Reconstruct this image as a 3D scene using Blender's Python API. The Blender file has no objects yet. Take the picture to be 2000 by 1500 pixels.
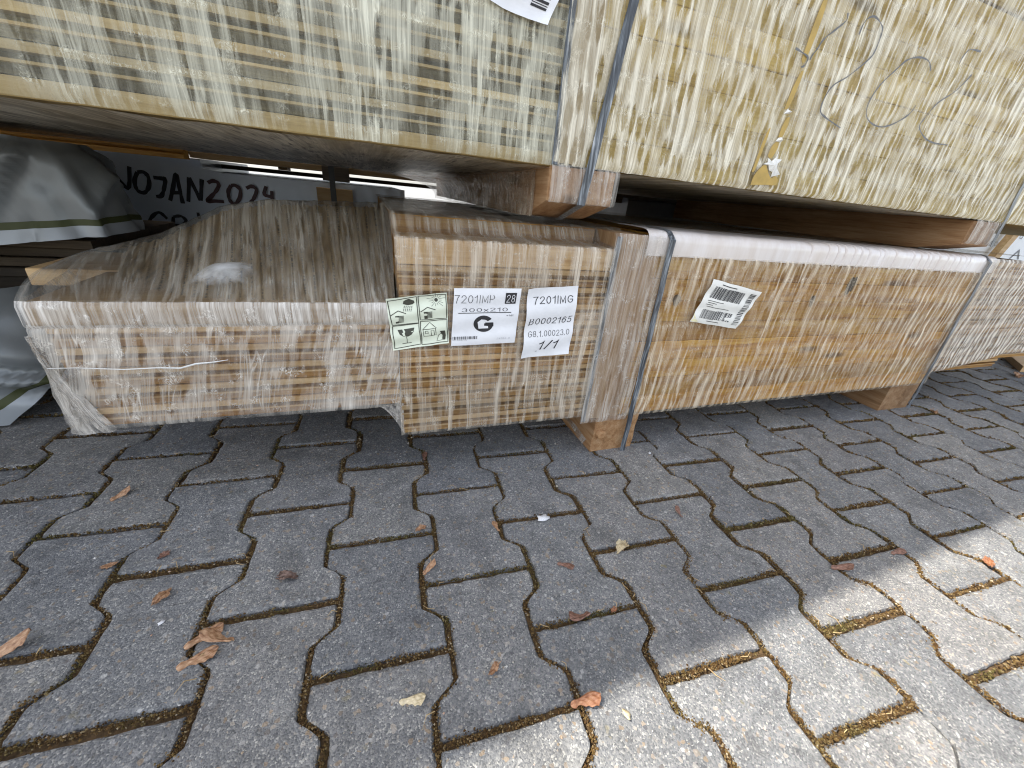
import bpy, math, random
import numpy as np
from mathutils import Matrix, Vector

S = bpy.context.scene
COL = S.collection
R = math.radians
rng = np.random.default_rng(7)
random.seed(7)

# ------------------------------------------------------------------ camera
cd = bpy.data.cameras.new('camera'); cam = bpy.data.objects.new('camera', cd); COL.objects.link(cam)
right = Vector((0.943097, -0.320089, 0.090059)); down = Vector((-0.063733, -0.439827, -0.895818)); fwd = Vector((0.326352, 0.839104, -0.435200))
cam.matrix_world = Matrix(((right.x, -down.x, -fwd.x, -0.545935), (right.y, -down.y, -fwd.y, -0.658693), (right.z, -down.z, -fwd.z, 0.541762), (0, 0, 0, 1)))
cd.lens = 13.754; cd.sensor_width = 36; cd.sensor_fit = 'HORIZONTAL'; cd.clip_start = 0.02; cd.clip_end = 3000
S.camera = cam

# ------------------------------------------------------------------ sky, sun, exposure
TOSUN = Vector((-0.541, 0.190, 0.819)).normalized()
W = bpy.data.worlds.new('World'); S.world = W; W.use_nodes = True
wn = W.node_tree; bg = wn.nodes['Background']
sky = wn.nodes.new('ShaderNodeTexSky'); sky.sky_type = 'NISHITA'; sky.sun_disc = False
sky.sun_elevation = math.asin(TOSUN.z); sky.sun_rotation = math.atan2(TOSUN.x, TOSUN.y)
sky.air_density = 1.0; sky.dust_density = 1.5; sky.ozone_density = 1.0
hs = wn.nodes.new('ShaderNodeHueSaturation'); hs.inputs['Saturation'].default_value = 0.40   # thin cloud whitens the sky
wn.links.new(sky.outputs[0], hs.inputs['Color']); wn.links.new(hs.outputs[0], bg.inputs['Color'])
bg.inputs['Strength'].default_value = 0.15
sd = bpy.data.lights.new('sun', 'SUN'); sun = bpy.data.objects.new('sun', sd); COL.objects.link(sun)
sd.energy = 3.2; sd.angle = R(0.7); sd.color = (1.0, 0.94, 0.84)
sun.rotation_euler = TOSUN.to_track_quat('Z', 'Y').to_euler()
S.view_settings.view_transform = 'Standard'; S.view_settings.look = 'None'; S.view_settings.gamma = 1
S.view_settings.exposure = 1.45
S.render.engine = 'CYCLES'
S.cycles.max_bounces = 8; S.cycles.diffuse_bounces = 4; S.cycles.glossy_bounces = 3; S.cycles.transparent_max_bounces = 16
S.cycles.caustics_reflective = False; S.cycles.caustics_refractive = False
S.cycles.use_denoising = True; S.cycles.filter_width = 1.1

# ------------------------------------------------------------------ helpers: noise, meshes, objects
def _hash(ix, iy, seed):
    h = (ix.astype(np.int64) * 374761393 + iy.astype(np.int64) * 668265263 + seed * 1442695041) & 0x7fffffff
    h = ((h ^ (h >> 13)) * 1274126177) & 0x7fffffff
    return ((h ^ (h >> 16)) & 0xffff) / 65535.0
def vnoise(x, y, seed=0):
    x = np.asarray(x, float); y = np.asarray(y, float)
    ix, iy = np.floor(x), np.floor(y); fx, fy = x - ix, y - iy
    fx = fx * fx * (3 - 2 * fx); fy = fy * fy * (3 - 2 * fy)
    a, b, c, d = _hash(ix, iy, seed), _hash(ix + 1, iy, seed), _hash(ix, iy + 1, seed), _hash(ix + 1, iy + 1, seed)
    return (a * (1 - fx) + b * fx) * (1 - fy) + (c * (1 - fx) + d * fx) * fy - 0.5

class MB:
    """Collects faces that become ONE mesh object."""
    def __init__(s): s.v = []; s.f = []
    def add(s, verts, faces):
        n = len(s.v); s.v += [tuple(map(float, p)) for p in verts]; s.f += [tuple(i + n for i in f) for f in faces]
    def box(s, x0, x1, y0, y1, z0, z1, c=0.0):
        if c <= 0:
            vs = [(x, y, z) for x in (x0, x1) for y in (y0, y1) for z in (z0, z1)]
            s.add(vs, [(0, 1, 3, 2), (4, 6, 7, 5), (0, 4, 5, 1), (2, 3, 7, 6), (0, 2, 6, 4), (1, 5, 7, 3)]); return
        prof = [(y0 + c, z0), (y1 - c, z0), (y1, z0 + c), (y1, z1 - c), (y1 - c, z1), (y0 + c, z1), (y0, z1 - c), (y0, z0 + c)]
        s.prism(prof, x0, x1)
    def prism(s, prof, x0, x1):
        n = len(prof)
        s.add([(x0, y, z) for y, z in prof] + [(x1, y, z) for y, z in prof],
              [(i, (i + 1) % n, n + (i + 1) % n, n + i) for i in range(n)] + [tuple(range(n))[::-1], tuple(range(n, 2 * n))])
    def tube(s, pts, r, k=6):
        pts = [Vector(p) for p in pts]; rings = []
        for i, p in enumerate(pts):
            t = (pts[min(i + 1, len(pts) - 1)] - pts[max(i - 1, 0)]).normalized()
            a = t.orthogonal().normalized(); b = t.cross(a)
            rr = r[i] if hasattr(r, '__len__') else r
            rings.append([p + (a * math.cos(2 * math.pi * j / k) + b * math.sin(2 * math.pi * j / k)) * rr for j in range(k)])
        fs = [(i * k + j, i * k + (j + 1) % k, (i + 1) * k + (j + 1) % k, (i + 1) * k + j) for i in range(len(pts) - 1) for j in range(k)]
        s.add([q for g in rings for q in g], fs + [tuple(range(k))[::-1], tuple(range((len(pts) - 1) * k, len(pts) * k))])
    def grid(s, P):
        nu, nv = P.shape[:2]
        s.add(P.reshape(-1, 3), [(i * nv + j, (i + 1) * nv + j, (i + 1) * nv + j + 1, i * nv + j + 1) for i in range(nu - 1) for j in range(nv - 1)])
    def build(s, name, mat, parent=None, smooth=False, uv=None):
        me = bpy.data.meshes.new(name); me.from_pydata(s.v, [], s.f); me.update()
        return link(name, me, mat, parent, smooth, uv)

def link(name, me, mat, parent=None, smooth=False, uv=None):
    if mat: me.materials.append(mat)
    if smooth: me.polygons.foreach_set('use_smooth', [True] * len(me.polygons))
    if uv is not None:
        lay = me.uv_layers.new(name='UVMap'); idx = np.zeros(len(me.loops), int); me.loops.foreach_get('vertex_index', idx)
        lay.data.foreach_set('uv', np.asarray(uv, np.float32)[idx].ravel())
    o = bpy.data.objects.new(name, me); COL.objects.link(o)
    if parent:
        o.parent = parent
        off = Vector((0, 0, 0)); q = parent
        while q: off += q.location; q = q.parent
        o.location = -off                      # meshes keep the yard's own coordinates
    return o
def sheet(name, fn, ulen, vlen, du, mat, parent, dv=None, smooth=True, uvscale=1):
    """A film or cloth sheet: fn(s,t) with s,t in 0..1 -> xyz; UVs in metres."""
    nu = max(2, int(ulen / du) + 1); nv = max(2, int(vlen / (dv or du)) + 1)
    s, t = np.meshgrid(np.linspace(0, 1, nu), np.linspace(0, 1, nv), indexing='ij')
    P = np.stack(fn(s, t), -1)
    m = MB(); m.grid(P)
    return m.build(name, mat, parent, smooth, np.stack([s * ulen, t * vlen], -1).reshape(-1, 2) * uvscale)
def tag(o, label=None, cat=None, group=None, kind=None):
    for k, v in (('label', label), ('category', cat), ('group', group), ('kind', kind)):
        if v: o[k] = v
    return o
def empty(name, loc, label, cat, group=None):
    o = bpy.data.objects.new(name, None); o.empty_display_size = 0.1; COL.objects.link(o); o.location = loc
    return tag(o, label, cat, group)

# ------------------------------------------------------------------ helpers: materials
class Mat:
    def __init__(s, name):
        s.m = bpy.data.materials.new(name); s.m.use_nodes = True; s.t = s.m.node_tree; s.t.nodes.clear()
        s.out = s.t.nodes.new('ShaderNodeOutputMaterial')
    def n(s, typ, ins=None, **at):
        nd = s.t.nodes.new('ShaderNode' + typ)
        for k, v in at.items(): setattr(nd, k, v)
        for k, v in (ins or {}).items():
            sock = nd.inputs[k]
            if hasattr(v, 'is_output'): s.t.links.new(v, sock)
            else: sock.default_value = v
        return nd
    def math(s, op, a, b=0.5, c=None, clamp=False):
        d = {0: a, 1: b}
        if c is not None: d[2] = c
        return s.n('Math', d, operation=op, use_clamp=clamp).outputs[0]
    def ramp(s, fac, stops, interp='LINEAR'):
        r = s.n('ValToRGB', {'Fac': fac}); r.color_ramp.interpolation = interp
        e = r.color_ramp.elements
        while len(e) < len(stops): e.new(0.5)
        for el, (p, c) in zip(e, stops):
            el.position = p; el.color = (c, c, c, 1) if not hasattr(c, '__len__') else (*c, 1)
        return r.outputs['Color']
    def mapr(s, v, a, b, c, d): return s.n('MapRange', {'Value': v, 1: a, 2: b, 3: c, 4: d}).outputs[0]
    def mix(s, fac, a, b, mode='MIX'):
        nd = s.n('Mix', None, data_type='RGBA', blend_type=mode)
        for i, v in ((0, fac), (6, a), (7, b)):
            if hasattr(v, 'is_output'): s.t.links.new(v, nd.inputs[i])
            else: nd.inputs[i].default_value = v if i == 0 else (*v, 1)
        return nd.outputs[2]
    def noise(s, vec, scale, detail=3, rough=0.5, dims='3D', dist=0.0):
        return s.n('TexNoise', {'Vector': vec, 'Scale': scale, 'Detail': detail, 'Roughness': rough, 'Distortion': dist}, noise_dimensions=dims).outputs[0]
    def scale(s, vec, sc, loc=(0, 0, 0), rot=(0, 0, 0)): return s.n('Mapping', {'Vector': vec, 'Scale': sc, 'Location': loc, 'Rotation': rot}).outputs[0]
    def obj(s): return s.n('TexCoord').outputs['Object']
    def uv(s): return s.n('TexCoord').outputs['UV']
    def bsdf(s, color, rough=0.6, normal=None, **k):
        ins = {'Base Color': color if hasattr(color, 'is_output') else (*color, 1), 'Roughness': rough}
        if normal is not None: ins['Normal'] = normal
        for a, b in k.items(): ins[a.replace('_', ' ')] = b
        return s.n('BsdfPrincipled', ins).outputs[0]
    def bump(s, h, strength=0.5, dist=0.002): return s.n('Bump', {'Height': h, 'Strength': strength, 'Distance': dist}).outputs[0]
    def done(s, sh): s.t.links.new(sh, s.out.inputs['Surface']); return s.m

def wood(name, dark, mid, light, axis='x', rough=0.65, knots=True, vary=0.35):
    m = Mat(name); co = m.obj()
    info = m.n('ObjectInfo').outputs['Random']
    off = m.n('CombineXYZ', {0: m.math('MULTIPLY', info, 37.0), 1: m.math('MULTIPLY', info, 11.0), 2: m.math('MULTIPLY', info, 5.0)}).outputs[0]
    co2 = m.n('VectorMath', {0: co, 1: off}, operation='ADD').outputs[0]
    st = {'x': (1.6, 26, 26), 'y': (26, 1.6, 26), 'z': (26, 26, 1.6)}[axis]
    g1 = m.noise(m.scale(co2, st), 2.2, 6, 0.6, dist=0.6)
    g2 = m.noise(m.scale(co2, tuple(4.5 * a for a in st)), 3.0, 3, 0.6)
    g = m.math('ADD', m.math('MULTIPLY', g1, 0.65), m.math('MULTIPLY', g2, 0.35))
    col = m.ramp(g, [(0.30, dark), (0.47, mid), (0.66, light)])
    big = m.noise(co2, 4.0, 2)
    col = m.mix(m.mapr(big, 0.35, 0.7, 0, 0.45), col, dark)
    col = m.mix(1.0, col, m.n('CombineColor', {0: m.mapr(info, 0, 1, 1 - vary, 1 + vary * 0.4), 1: m.mapr(info, 0, 1, 1 - vary, 1 + vary * 0.3), 2: m.mapr(info, 0, 1, 1 - vary, 1 + vary * 0.2)}).outputs[0], 'MULTIPLY')
    if knots:
        ks = {'x': (2.6, 9, 13), 'y': (9, 2.6, 13), 'z': (9, 9, 2.6)}[axis]
        v = m.n('TexVoronoi', {'Vector': m.scale(co2, ks), 'Scale': 1.0, 'Randomness': 1.0}).outputs['Distance']
        col = m.mix(m.mapr(v, 0.06, 0.16, 0.85, 0.0), col, tuple(0.35 * a for a in dark))
    return m.done(m.bsdf(col, rough, m.bump(g, 0.35, 0.002)))

def film(name, dens=0.40, clear=0.40, cell=(38, 7), fine=(700, 5), tint=(0.80, 0.745, 0.67), gloss=0.4, rows=0.0, skew=0.0, crink=0.5, band=(22, 2.0), lo=0.04, hi=0.92, rough=0.16, seed=0.0, fa=0.42, ba=0.55, ca=0.8, wob=(0.006, 0.012), diag=0.16, rand=0.65, rib=0.0, ribw=0.020):
    """Stretch film: milky fine strands, broader milky bands, clear cells where it clings, crinkles where it is pinched. UVs are metres along / up the face."""
    m = Mat(name); uv = m.scale(m.uv(), (1, 1, 1), (seed, seed * 0.37, 0))
    wb = m.n('TexNoise', {'Vector': m.scale(uv, (16, 11, 1)), 'Scale': 1.0, 'Detail': 2.0}).outputs['Color']
    w2 = m.n('VectorMath', {0: m.n('VectorMath', {0: wb, 1: (0.5, 0.5, 0.5)}, operation='SUBTRACT').outputs[0], 1: (wob[0], wob[1], 0)}, operation='MULTIPLY').outputs[0]
    p = m.n('VectorMath', {0: uv, 1: w2}, operation='ADD').outputs[0]
    if skew: p = m.scale(p, (1, 1, 1), rot=(0, 0, skew))
    f1 = m.noise(m.scale(p, (fine[0], fine[1], 1)), 1.0, 2, 0.6, '2D')
    f2 = m.noise(m.scale(p, (fine[0] * 0.28, fine[1] * 0.8, 1), (3, 7, 0)), 1.0, 3, 0.6, '2D')
    vc = m.n('TexVoronoi', {'Vector': m.scale(p, (cell[0], cell[1], 1)), 'Scale': 1.0, 'Randomness': rand}, voronoi_dimensions='2D')
    cn = m.noise(m.scale(p, (cell[0] * 2.6, cell[1] * 1.6, 1), (8, 3, 0)), 1.0, 3, 0.6, '2D')
    c1 = m.math('ADD', vc.outputs['Distance'], m.math('MULTIPLY', m.math('SUBTRACT', cn, 0.5), 0.95))
    keep = m.mapr(m.n('SeparateColor', {0: vc.outputs['Color']}).outputs[0], 0.15, 0.6, 0.15, 1.0)
    b1 = m.noise(m.scale(p, (band[0], band[1], 1), (11, 5, 0)), 1.0, 3, 0.55, '2D')
    b2 = m.noise(m.scale(uv, (5, 4, 1), (1, 3, 0)), 1.0, 2, 0.5, '2D')
    strand = m.mapr(m.math('ADD', m.math('MULTIPLY', f1, 0.5), m.math('MULTIPLY', f2, 0.5)), 0.34, 0.66, 0.0, 1.0)
    bb = m.math('ADD', m.mapr(b1, 0.25, 0.75, -0.5, 0.5), m.mapr(b2, 0.25, 0.75, -0.3, 0.3))
    a = m.math('ADD', m.math('MULTIPLY', m.math('SUBTRACT', strand, 0.5), fa * 2), 1.0)
    a = m.math('MULTIPLY', a, m.math('ADD', m.math('MULTIPLY', bb, ba * 2), 1.0))
    if rib:
        ux = m.n('SeparateXYZ', {0: p}).outputs[0]
        ph = m.math('ADD', m.math('MULTIPLY', ux, 6.2832 / ribw), m.math('MULTIPLY', m.noise(m.scale(uv, (9, 5, 1), (4, 4, 0)), 1.0, 2, 0.5, '2D'), 16.0))
        rb = m.math('MULTIPLY', m.math('SINE', ph), m.mapr(b2, 0.3, 0.6, 0.5, 1.0))
        a = m.math('MULTIPLY', a, m.math('ADD', m.math('MULTIPLY', rb, rib), 1.0))
    clr = m.math('MULTIPLY', m.mapr(c1, clear - 0.16, clear + 0.10, 1.0, 0.0), keep)
    a = m.math('MULTIPLY', a, m.math('SUBTRACT', 1.0, m.math('MULTIPLY', clr, ca)))
    rim = m.mapr(m.math('ABSOLUTE', m.math('SUBTRACT', c1, clear + 0.07)), 0.0, 0.05, 0.05, 0.0)
    a = m.math('MULTIPLY', m.math('ADD', a, rim), dens)
    # crinkles: tiny bright folds that lean every which way, gathered in patches or in loose rows over an edge
    cw = m.n('TexNoise', {'Vector': m.scale(uv, (90, 90, 1)), 'Scale': 1.0, 'Detail': 2.0}).outputs['Color']
    cp = m.n('VectorMath', {0: uv, 1: m.n('VectorMath', {0: cw, 1: (0.012, 0.012, 0)}, operation='MULTIPLY').outputs[0]}, operation='ADD').outputs[0]
    n1 = m.noise(m.scale(cp, (210, 120, 1), rot=(0, 0, .5)), 1.0, 1, 0.5, '2D'); n2 = m.noise(m.scale(cp, (260, 110, 1), (5, 2, 0), (0, 0, -.6)), 1.0, 1, 0.5, '2D')
    ridge = m.math('MAXIMUM', m.mapr(m.math('ABSOLUTE', m.math('SUBTRACT', n1, 0.5)), 0.0, 0.05, 1.0, 0.0), m.mapr(m.math('ABSOLUTE', m.math('SUBTRACT', n2, 0.5)), 0.0, 0.05, 1.0, 0.0))
    patch = m.noise(m.scale(uv, (38, 40, 1), (2, 9, 0)), 1.0, 3, 0.6, '2D')
    pm = m.mapr(patch, 0.56, 0.70, 0.0, 1.0)
    if rows:
        sy = m.n('SeparateXYZ', {0: p}).outputs[1]
        wv = m.math('PINGPONG', m.math('ADD', sy, m.math('MULTIPLY', b2, 0.02)), rows * 0.5)
        pm = m.math('MAXIMUM', m.math('MULTIPLY', pm, 0.5), m.math('MULTIPLY', m.mapr(wv, 0.0, max(.003, rows * 0.12), 1.0, 0.0), m.mapr(patch, 0.46, 0.62, 0.0, 1.0)))
    cr = m.math('MULTIPLY', ridge, pm)
    a = m.math('ADD', a, m.math('MULTIPLY', cr, crink))
    dg = []
    for ang, off in ((0.42, 0.0), (-0.34, 4.0)):
        dn = m.noise(m.scale(p, (60, 4, 1), (off, 1 + off, 0), (0, 0, ang)), 1.0, 1, 0.4, '2D')
        dg.append(m.mapr(m.math('ABSOLUTE', m.math('SUBTRACT', dn, 0.5)), 0.0, 0.022, 1.0, 0.0))
    fold = m.math('MULTIPLY', m.math('MAXIMUM', dg[0], dg[1]), m.mapr(m.noise(m.scale(uv, (7, 9, 1), (6, 1, 0)), 1.0, 2, 0.5, '2D'), 0.50, 0.62, 0.0, 1.0))
    a = m.math('ADD', a, m.math('MULTIPLY', fold, diag))
    a = m.n('Clamp', {0: a, 1: lo, 2: hi}).outputs[0]
    hgt = m.math('ADD', m.math('ADD', m.math('MULTIPLY', strand, 0.25), m.math('MULTIPLY', b1, 1.0)), m.math('ADD', m.math('MULTIPLY', cr, 0.6), m.math('MULTIPLY', clr, -0.4)))
    hgt = m.math('ADD', hgt, m.math('MULTIPLY', fold, 0.35))
    if rib: hgt = m.math('ADD', hgt, m.math('MULTIPLY', rb, 0.5))
    nm = m.bump(hgt, 0.5, 0.003)
    body = m.bsdf(tint, 0.45, nm, Specular_IOR_Level=0.35)
    tr = m.n('BsdfTransparent', {'Color': (0.97, 0.97, 0.97, 1)}).outputs[0]
    mix1 = m.n('MixShader', {0: a, 1: tr, 2: body}).outputs[0]
    gl = m.n('BsdfGlossy', {'Color': (0.97, 0.97, 0.97, 1), 'Roughness': rough, 'Normal': nm}).outputs[0]
    fr = m.math('MULTIPLY', m.n('Fresnel', {'IOR': 1.45, 'Normal': nm}).outputs[0], gloss)
    return m.done(m.n('MixShader', {0: fr, 1: mix1, 2: gl}).outputs[0])

def plain(name, col, rough=0.5, vary=0.1, scale=30, bump=0.0, **k):
    m = Mat(name); co = m.obj(); nz = m.noise(co, scale, 4, 0.6)
    c = m.mix(m.mapr(nz, 0.3, 0.7, 0, 1), tuple(a * (1 - vary) for a in col), tuple(min(1, a * (1 + vary)) for a in col))
    return m.done(m.bsdf(c, rough, m.bump(nz, bump, 0.002) if bump else None, **k))

def paver_mat():
    m = Mat('concrete_paver'); co = m.obj()
    rnd = m.n('NewGeometry').outputs['Random Per Island']
    v = m.n('TexVoronoi', {'Vector': co, 'Scale': 560.0}); cell = m.n('SeparateColor', {0: v.outputs['Color']}).outputs
    v2 = m.n('TexVoronoi', {'Vector': co, 'Scale': 250.0}); cell2 = m.n('SeparateColor', {0: v2.outputs['Color']}).outputs
    c = m.ramp(cell[0], [(0.0, (.130, .133, .139)), (0.35, (.192, .195, .202)), (0.65, (.230, .231, .233)), (0.90, (.286, .283, .275)), (1.0, (.46, .45, .42))])
    c = m.mix(m.mapr(cell2[0], 0.90, 0.94, 0, 0.8), c, m.ramp(cell2[1], [(0.0, (.42, .40, .37)), (0.4, (.33, .25, .17)), (0.7, (.11, .11, .12)), (1, (.55, .54, .52))]))
    mid = m.noise(co, 24, 4, 0.6)
    c = m.mix(1.0, c, m.ramp(mid, [(0.3, 0.78), (0.5, 1.0), (0.72, 1.14)]), 'MULTIPLY')
    big = m.noise(co, 3.1, 3, 0.5)
    c = m.mix(1.0, c, m.ramp(big, [(0.3, (0.80, 0.81, 0.83)), (0.7, (1.1, 1.09, 1.06))]), 'MULTIPLY')
    c = m.mix(1.0, c, m.ramp(rnd, [(0, (.80, .81, .83)), (0.3, (.93, .94, .95)), (0.7, (1.02, 1.0, .98)), (1, (1.13, 1.11, 1.06))]), 'MULTIPLY')
    li = m.noise(m.scale(co, (1, 1, 1), (4, 2, 0)), 52, 3, 0.6)
    lz = m.noise(m.scale(co, (1, 1, 1), (9, 5, 0)), 6, 2, 0.5)
    c = m.mix(m.math('MULTIPLY', m.mapr(li, 0.64, 0.72, 0, 0.6), m.mapr(lz, 0.42, 0.6, 0, 1)), c, (.24, .20, .09))
    dk = m.noise(m.scale(co, (1, 1, 1), (1, 8, 0)), 38, 3, 0.6)
    c = m.mix(m.mapr(dk, 0.62, 0.74, 0, 0.55), c, (.06, .06, .062))
    st = m.noise(m.scale(co, (1, 1, 1), (7, 3, 0)), 11, 5, 0.65)
    c = m.mix(m.mapr(st, 0.54, 0.68, 0, 0.45), c, (.085, .085, .085))
    lt = m.noise(m.scale(co, (1, 1, 1), (2, 6, 0)), 17, 4, 0.65)
    c = m.mix(m.mapr(lt, 0.60, 0.74, 0, 0.35), c, (.36, .355, .34))
    h = m.math('SUBTRACT', m.math('MULTIPLY', cell[1], 0.5), v.outputs['Distance'])
    h = m.math('ADD', h, m.math('MULTIPLY', mid, 1.2))
    return m.done(m.bsdf(c, 0.85, m.bump(h, 0.45, 0.0014), Specular_IOR_Level=0.25))

def moss_mat():
    m = Mat('joint_moss'); co = m.obj(); rnd = m.n('NewGeometry').outputs['Random Per Island']
    z = m.noise(co, 9, 3, 0.6)
    c = m.ramp(rnd, [(0, (.045, .026, .011)), (0.35, (.105, .058, .023)), (0.6, (.130, .082, .028)), (0.8, (.165, .110, .048)), (0.95, (.23, .17, .09)), (1, (.42, .35, .25))])
    g = m.ramp(rnd, [(0, (.026, .027, .010)), (0.5, (.064, .060, .018)), (0.9, (.11, .10, .030)), (1, (.20, .17, .07))])
    return m.done(m.bsdf(m.mix(m.mapr(z, 0.50, 0.64, 0, 0.75), c, g), 0.9, Specular_IOR_Level=0.15))

M = {}
M['paver'] = paver_mat(); M['moss'] = moss_mat()
M['bed'] = plain('joint_sand', (.095, .058, .026), 0.95, 0.5, 160, 0.5)
M['far'] = plain('far_paving', (.22, .22, .215), 0.9, 0.12, 3)
M['pine'] = wood('pine_brown', (.12, .042, .005), (.34, .16, .020), (.54, .31, .07))
M['pine_lip'] = wood('pine_planed', (.30, .16, .05), (.50, .32, .13), (.64, .46, .24), knots=False)
M['orange'] = wood('pine_orange', (.19, .065, .006), (.47, .225, .022), (.65, .40, .075), vary=0.25)
M['yellow'] = wood('pine_yellow', (.29, .18, .03), (.52, .365, .075), (.66, .51, .16), vary=0.15)
M['lip_pale'] = wood('planed_pale_lip', (.32, .22, .085), (.50, .375, .16), (.62, .50, .26), knots=False, vary=0.2)
M['edgebeam'] = wood('dull_edge_board', (.28, .19, .07), (.45, .33, .135), (.55, .43, .21), vary=0.1)
M['olive'] = wood('treated_board', (.045, .034, .011), (.125, .098, .036), (.26, .22, .10), vary=0.3)
M['bearer'] = wood('rough_bearer', (.16, .075, .028), (.36, .20, .09), (.52, .35, .20), 'y', 0.8)
M['post'] = wood('rough_post', (.17, .085, .035), (.38, .235, .115), (.54, .39, .23), 'z', 0.8)
M['postpale'] = wood('pale_post', (.34, .25, .13), (.52, .42, .25), (.64, .56, .38), 'z', 0.8)
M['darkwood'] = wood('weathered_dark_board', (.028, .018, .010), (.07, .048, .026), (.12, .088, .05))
M['fresh'] = wood('fresh_sawn', (.38, .22, .09), (.55, .36, .17), (.66, .48, .27), knots=False, vary=0.1)

def strap_mat():
    m = Mat('pet_strap'); co = m.obj()
    n1 = m.noise(m.scale(co, (260, 260, 15)), 1, 3, 0.6)
    c = m.ramp(n1, [(0.34, (.028, .031, .037)), (0.48, (.075, .085, .098)), (0.60, (.20, .225, .25)), (0.72, (.50, .52, .54))])
    return m.done(m.bsdf(c, 0.3, m.bump(n1, 0.3, 0.002)))
M['strap'] = strap_mat()
M['blackstrap'] = plain('black_strap', (.012, .013, .015), 0.4)
def board_paper():
    m = Mat('card_edge'); co = m.obj(); a = m.noise(m.scale(co, (60, 60, 10)), 1, 3, 0.6); b = m.noise(co, 5, 3, 0.6)
    c = m.mix(m.mapr(a, 0.3, 0.7, 0, 1), (.66, .60, .56), (.80, .77, .76)); c = m.mix(m.mapr(b, 0.4, 0.65, 0, 0.5), c, (.60, .50, .42))
    return m.done(m.bsdf(c, 0.35, m.bump(a, 0.2, 0.002), Coat_Weight=0.6, Coat_Roughness=0.18))
M['card'] = board_paper()
def paper(name, col):
    m = Mat(name); co = m.obj(); a = m.noise(m.scale(co, (1, 1, 1)), 34, 3, 0.5)
    return m.done(m.bsdf(m.mix(m.mapr(a, 0.35, 0.65, 0, 1), tuple(x * .93 for x in col), col), 0.45, m.bump(a, 0.35, 0.004)))
M['white'] = paper('white_paper', (.84, .845, .87)); M['green'] = paper('pale_green_paper', (.78, .83, .68)); M['cream'] = paper('cream_paper', (.83, .82, .77))
M['ink'] = plain('black_ink', (.018, .018, .022), 0.5); M['grey_ink'] = plain('grey_ink', (.42, .42, .45), 0.5); M['olive_ink'] = plain('olive_ink', (.05, .05, .035), 0.5)
M['marker'] = plain('marker_ink', (.010, .011, .018), 0.5, 0.3); M['red_marker'] = plain('dark_red_marker_ink', (.055, .018, .025), 0.5, 0.3); M['pen'] = plain('blue_grey_pen', (.14, .14, .14), 0.5, 0.3, 60)
def tarp_mat(name, col, rough=0.38):
    m = Mat(name); co = m.obj(); wv = m.noise(m.scale(co, (700, 700, 260)), 1, 1); d = m.noise(co, 7, 4, 0.6)
    c = m.mix(m.mapr(d, 0.3, 0.75, 0, 1), tuple(a * .8 for a in col), col)
    return m.done(m.bsdf(c, rough, m.bump(wv, 0.08, 0.001), Metallic=0.15))
M['tarp'] = tarp_mat('silver_grey_tarp', (.255, .275, .285), .3); M['tarpwhite'] = tarp_mat('pale_tarp_hem', (.42, .45, .48)); M['band'] = tarp_mat('moss_green_band', (.07, .08, .028), 0.6)
M['wrap'] = tarp_mat('blue_grey_wrap', (.68, .76, .87), 0.4)
M['sign'] = plain('white_banner', (.82, .85, .88), 0.5, 0.04)
M['twist'] = film('film_twist', 1.2, 0.2, lo=0.65, hi=0.95)

# ------------------------------------------------------------------ the yard: paving stones, joints, moss
PX, PY, PA = -0.42447, -0.45641, R(-3.0)      # paving lattice origin and its turn against the packs
def pav(wx, wy): return PX + wx * math.cos(PA) - wy * math.sin(PA), PY + wx * math.sin(PA) + wy * math.cos(PA)
PW, PL, DX = 0.1425, 0.2, 0.01425
g = MB(); g.add([(-400, -400, -.03), (400, -400, -.03), (400, 400, -.03), (-400, 400, -.03)], [(0, 1, 2, 3)])
tag(g.build('ground', M['far']), kind='structure')
g = MB(); P = []
g.add([(-2.6, -1.9, -.0075), (5.2, -1.9, -.0075), (5.2, 3.4, -.0075), (-2.6, 3.4, -.0075)], [(0, 1, 2, 3)])
tag(g.build('joint_bed', M['bed']), kind='structure')

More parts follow.
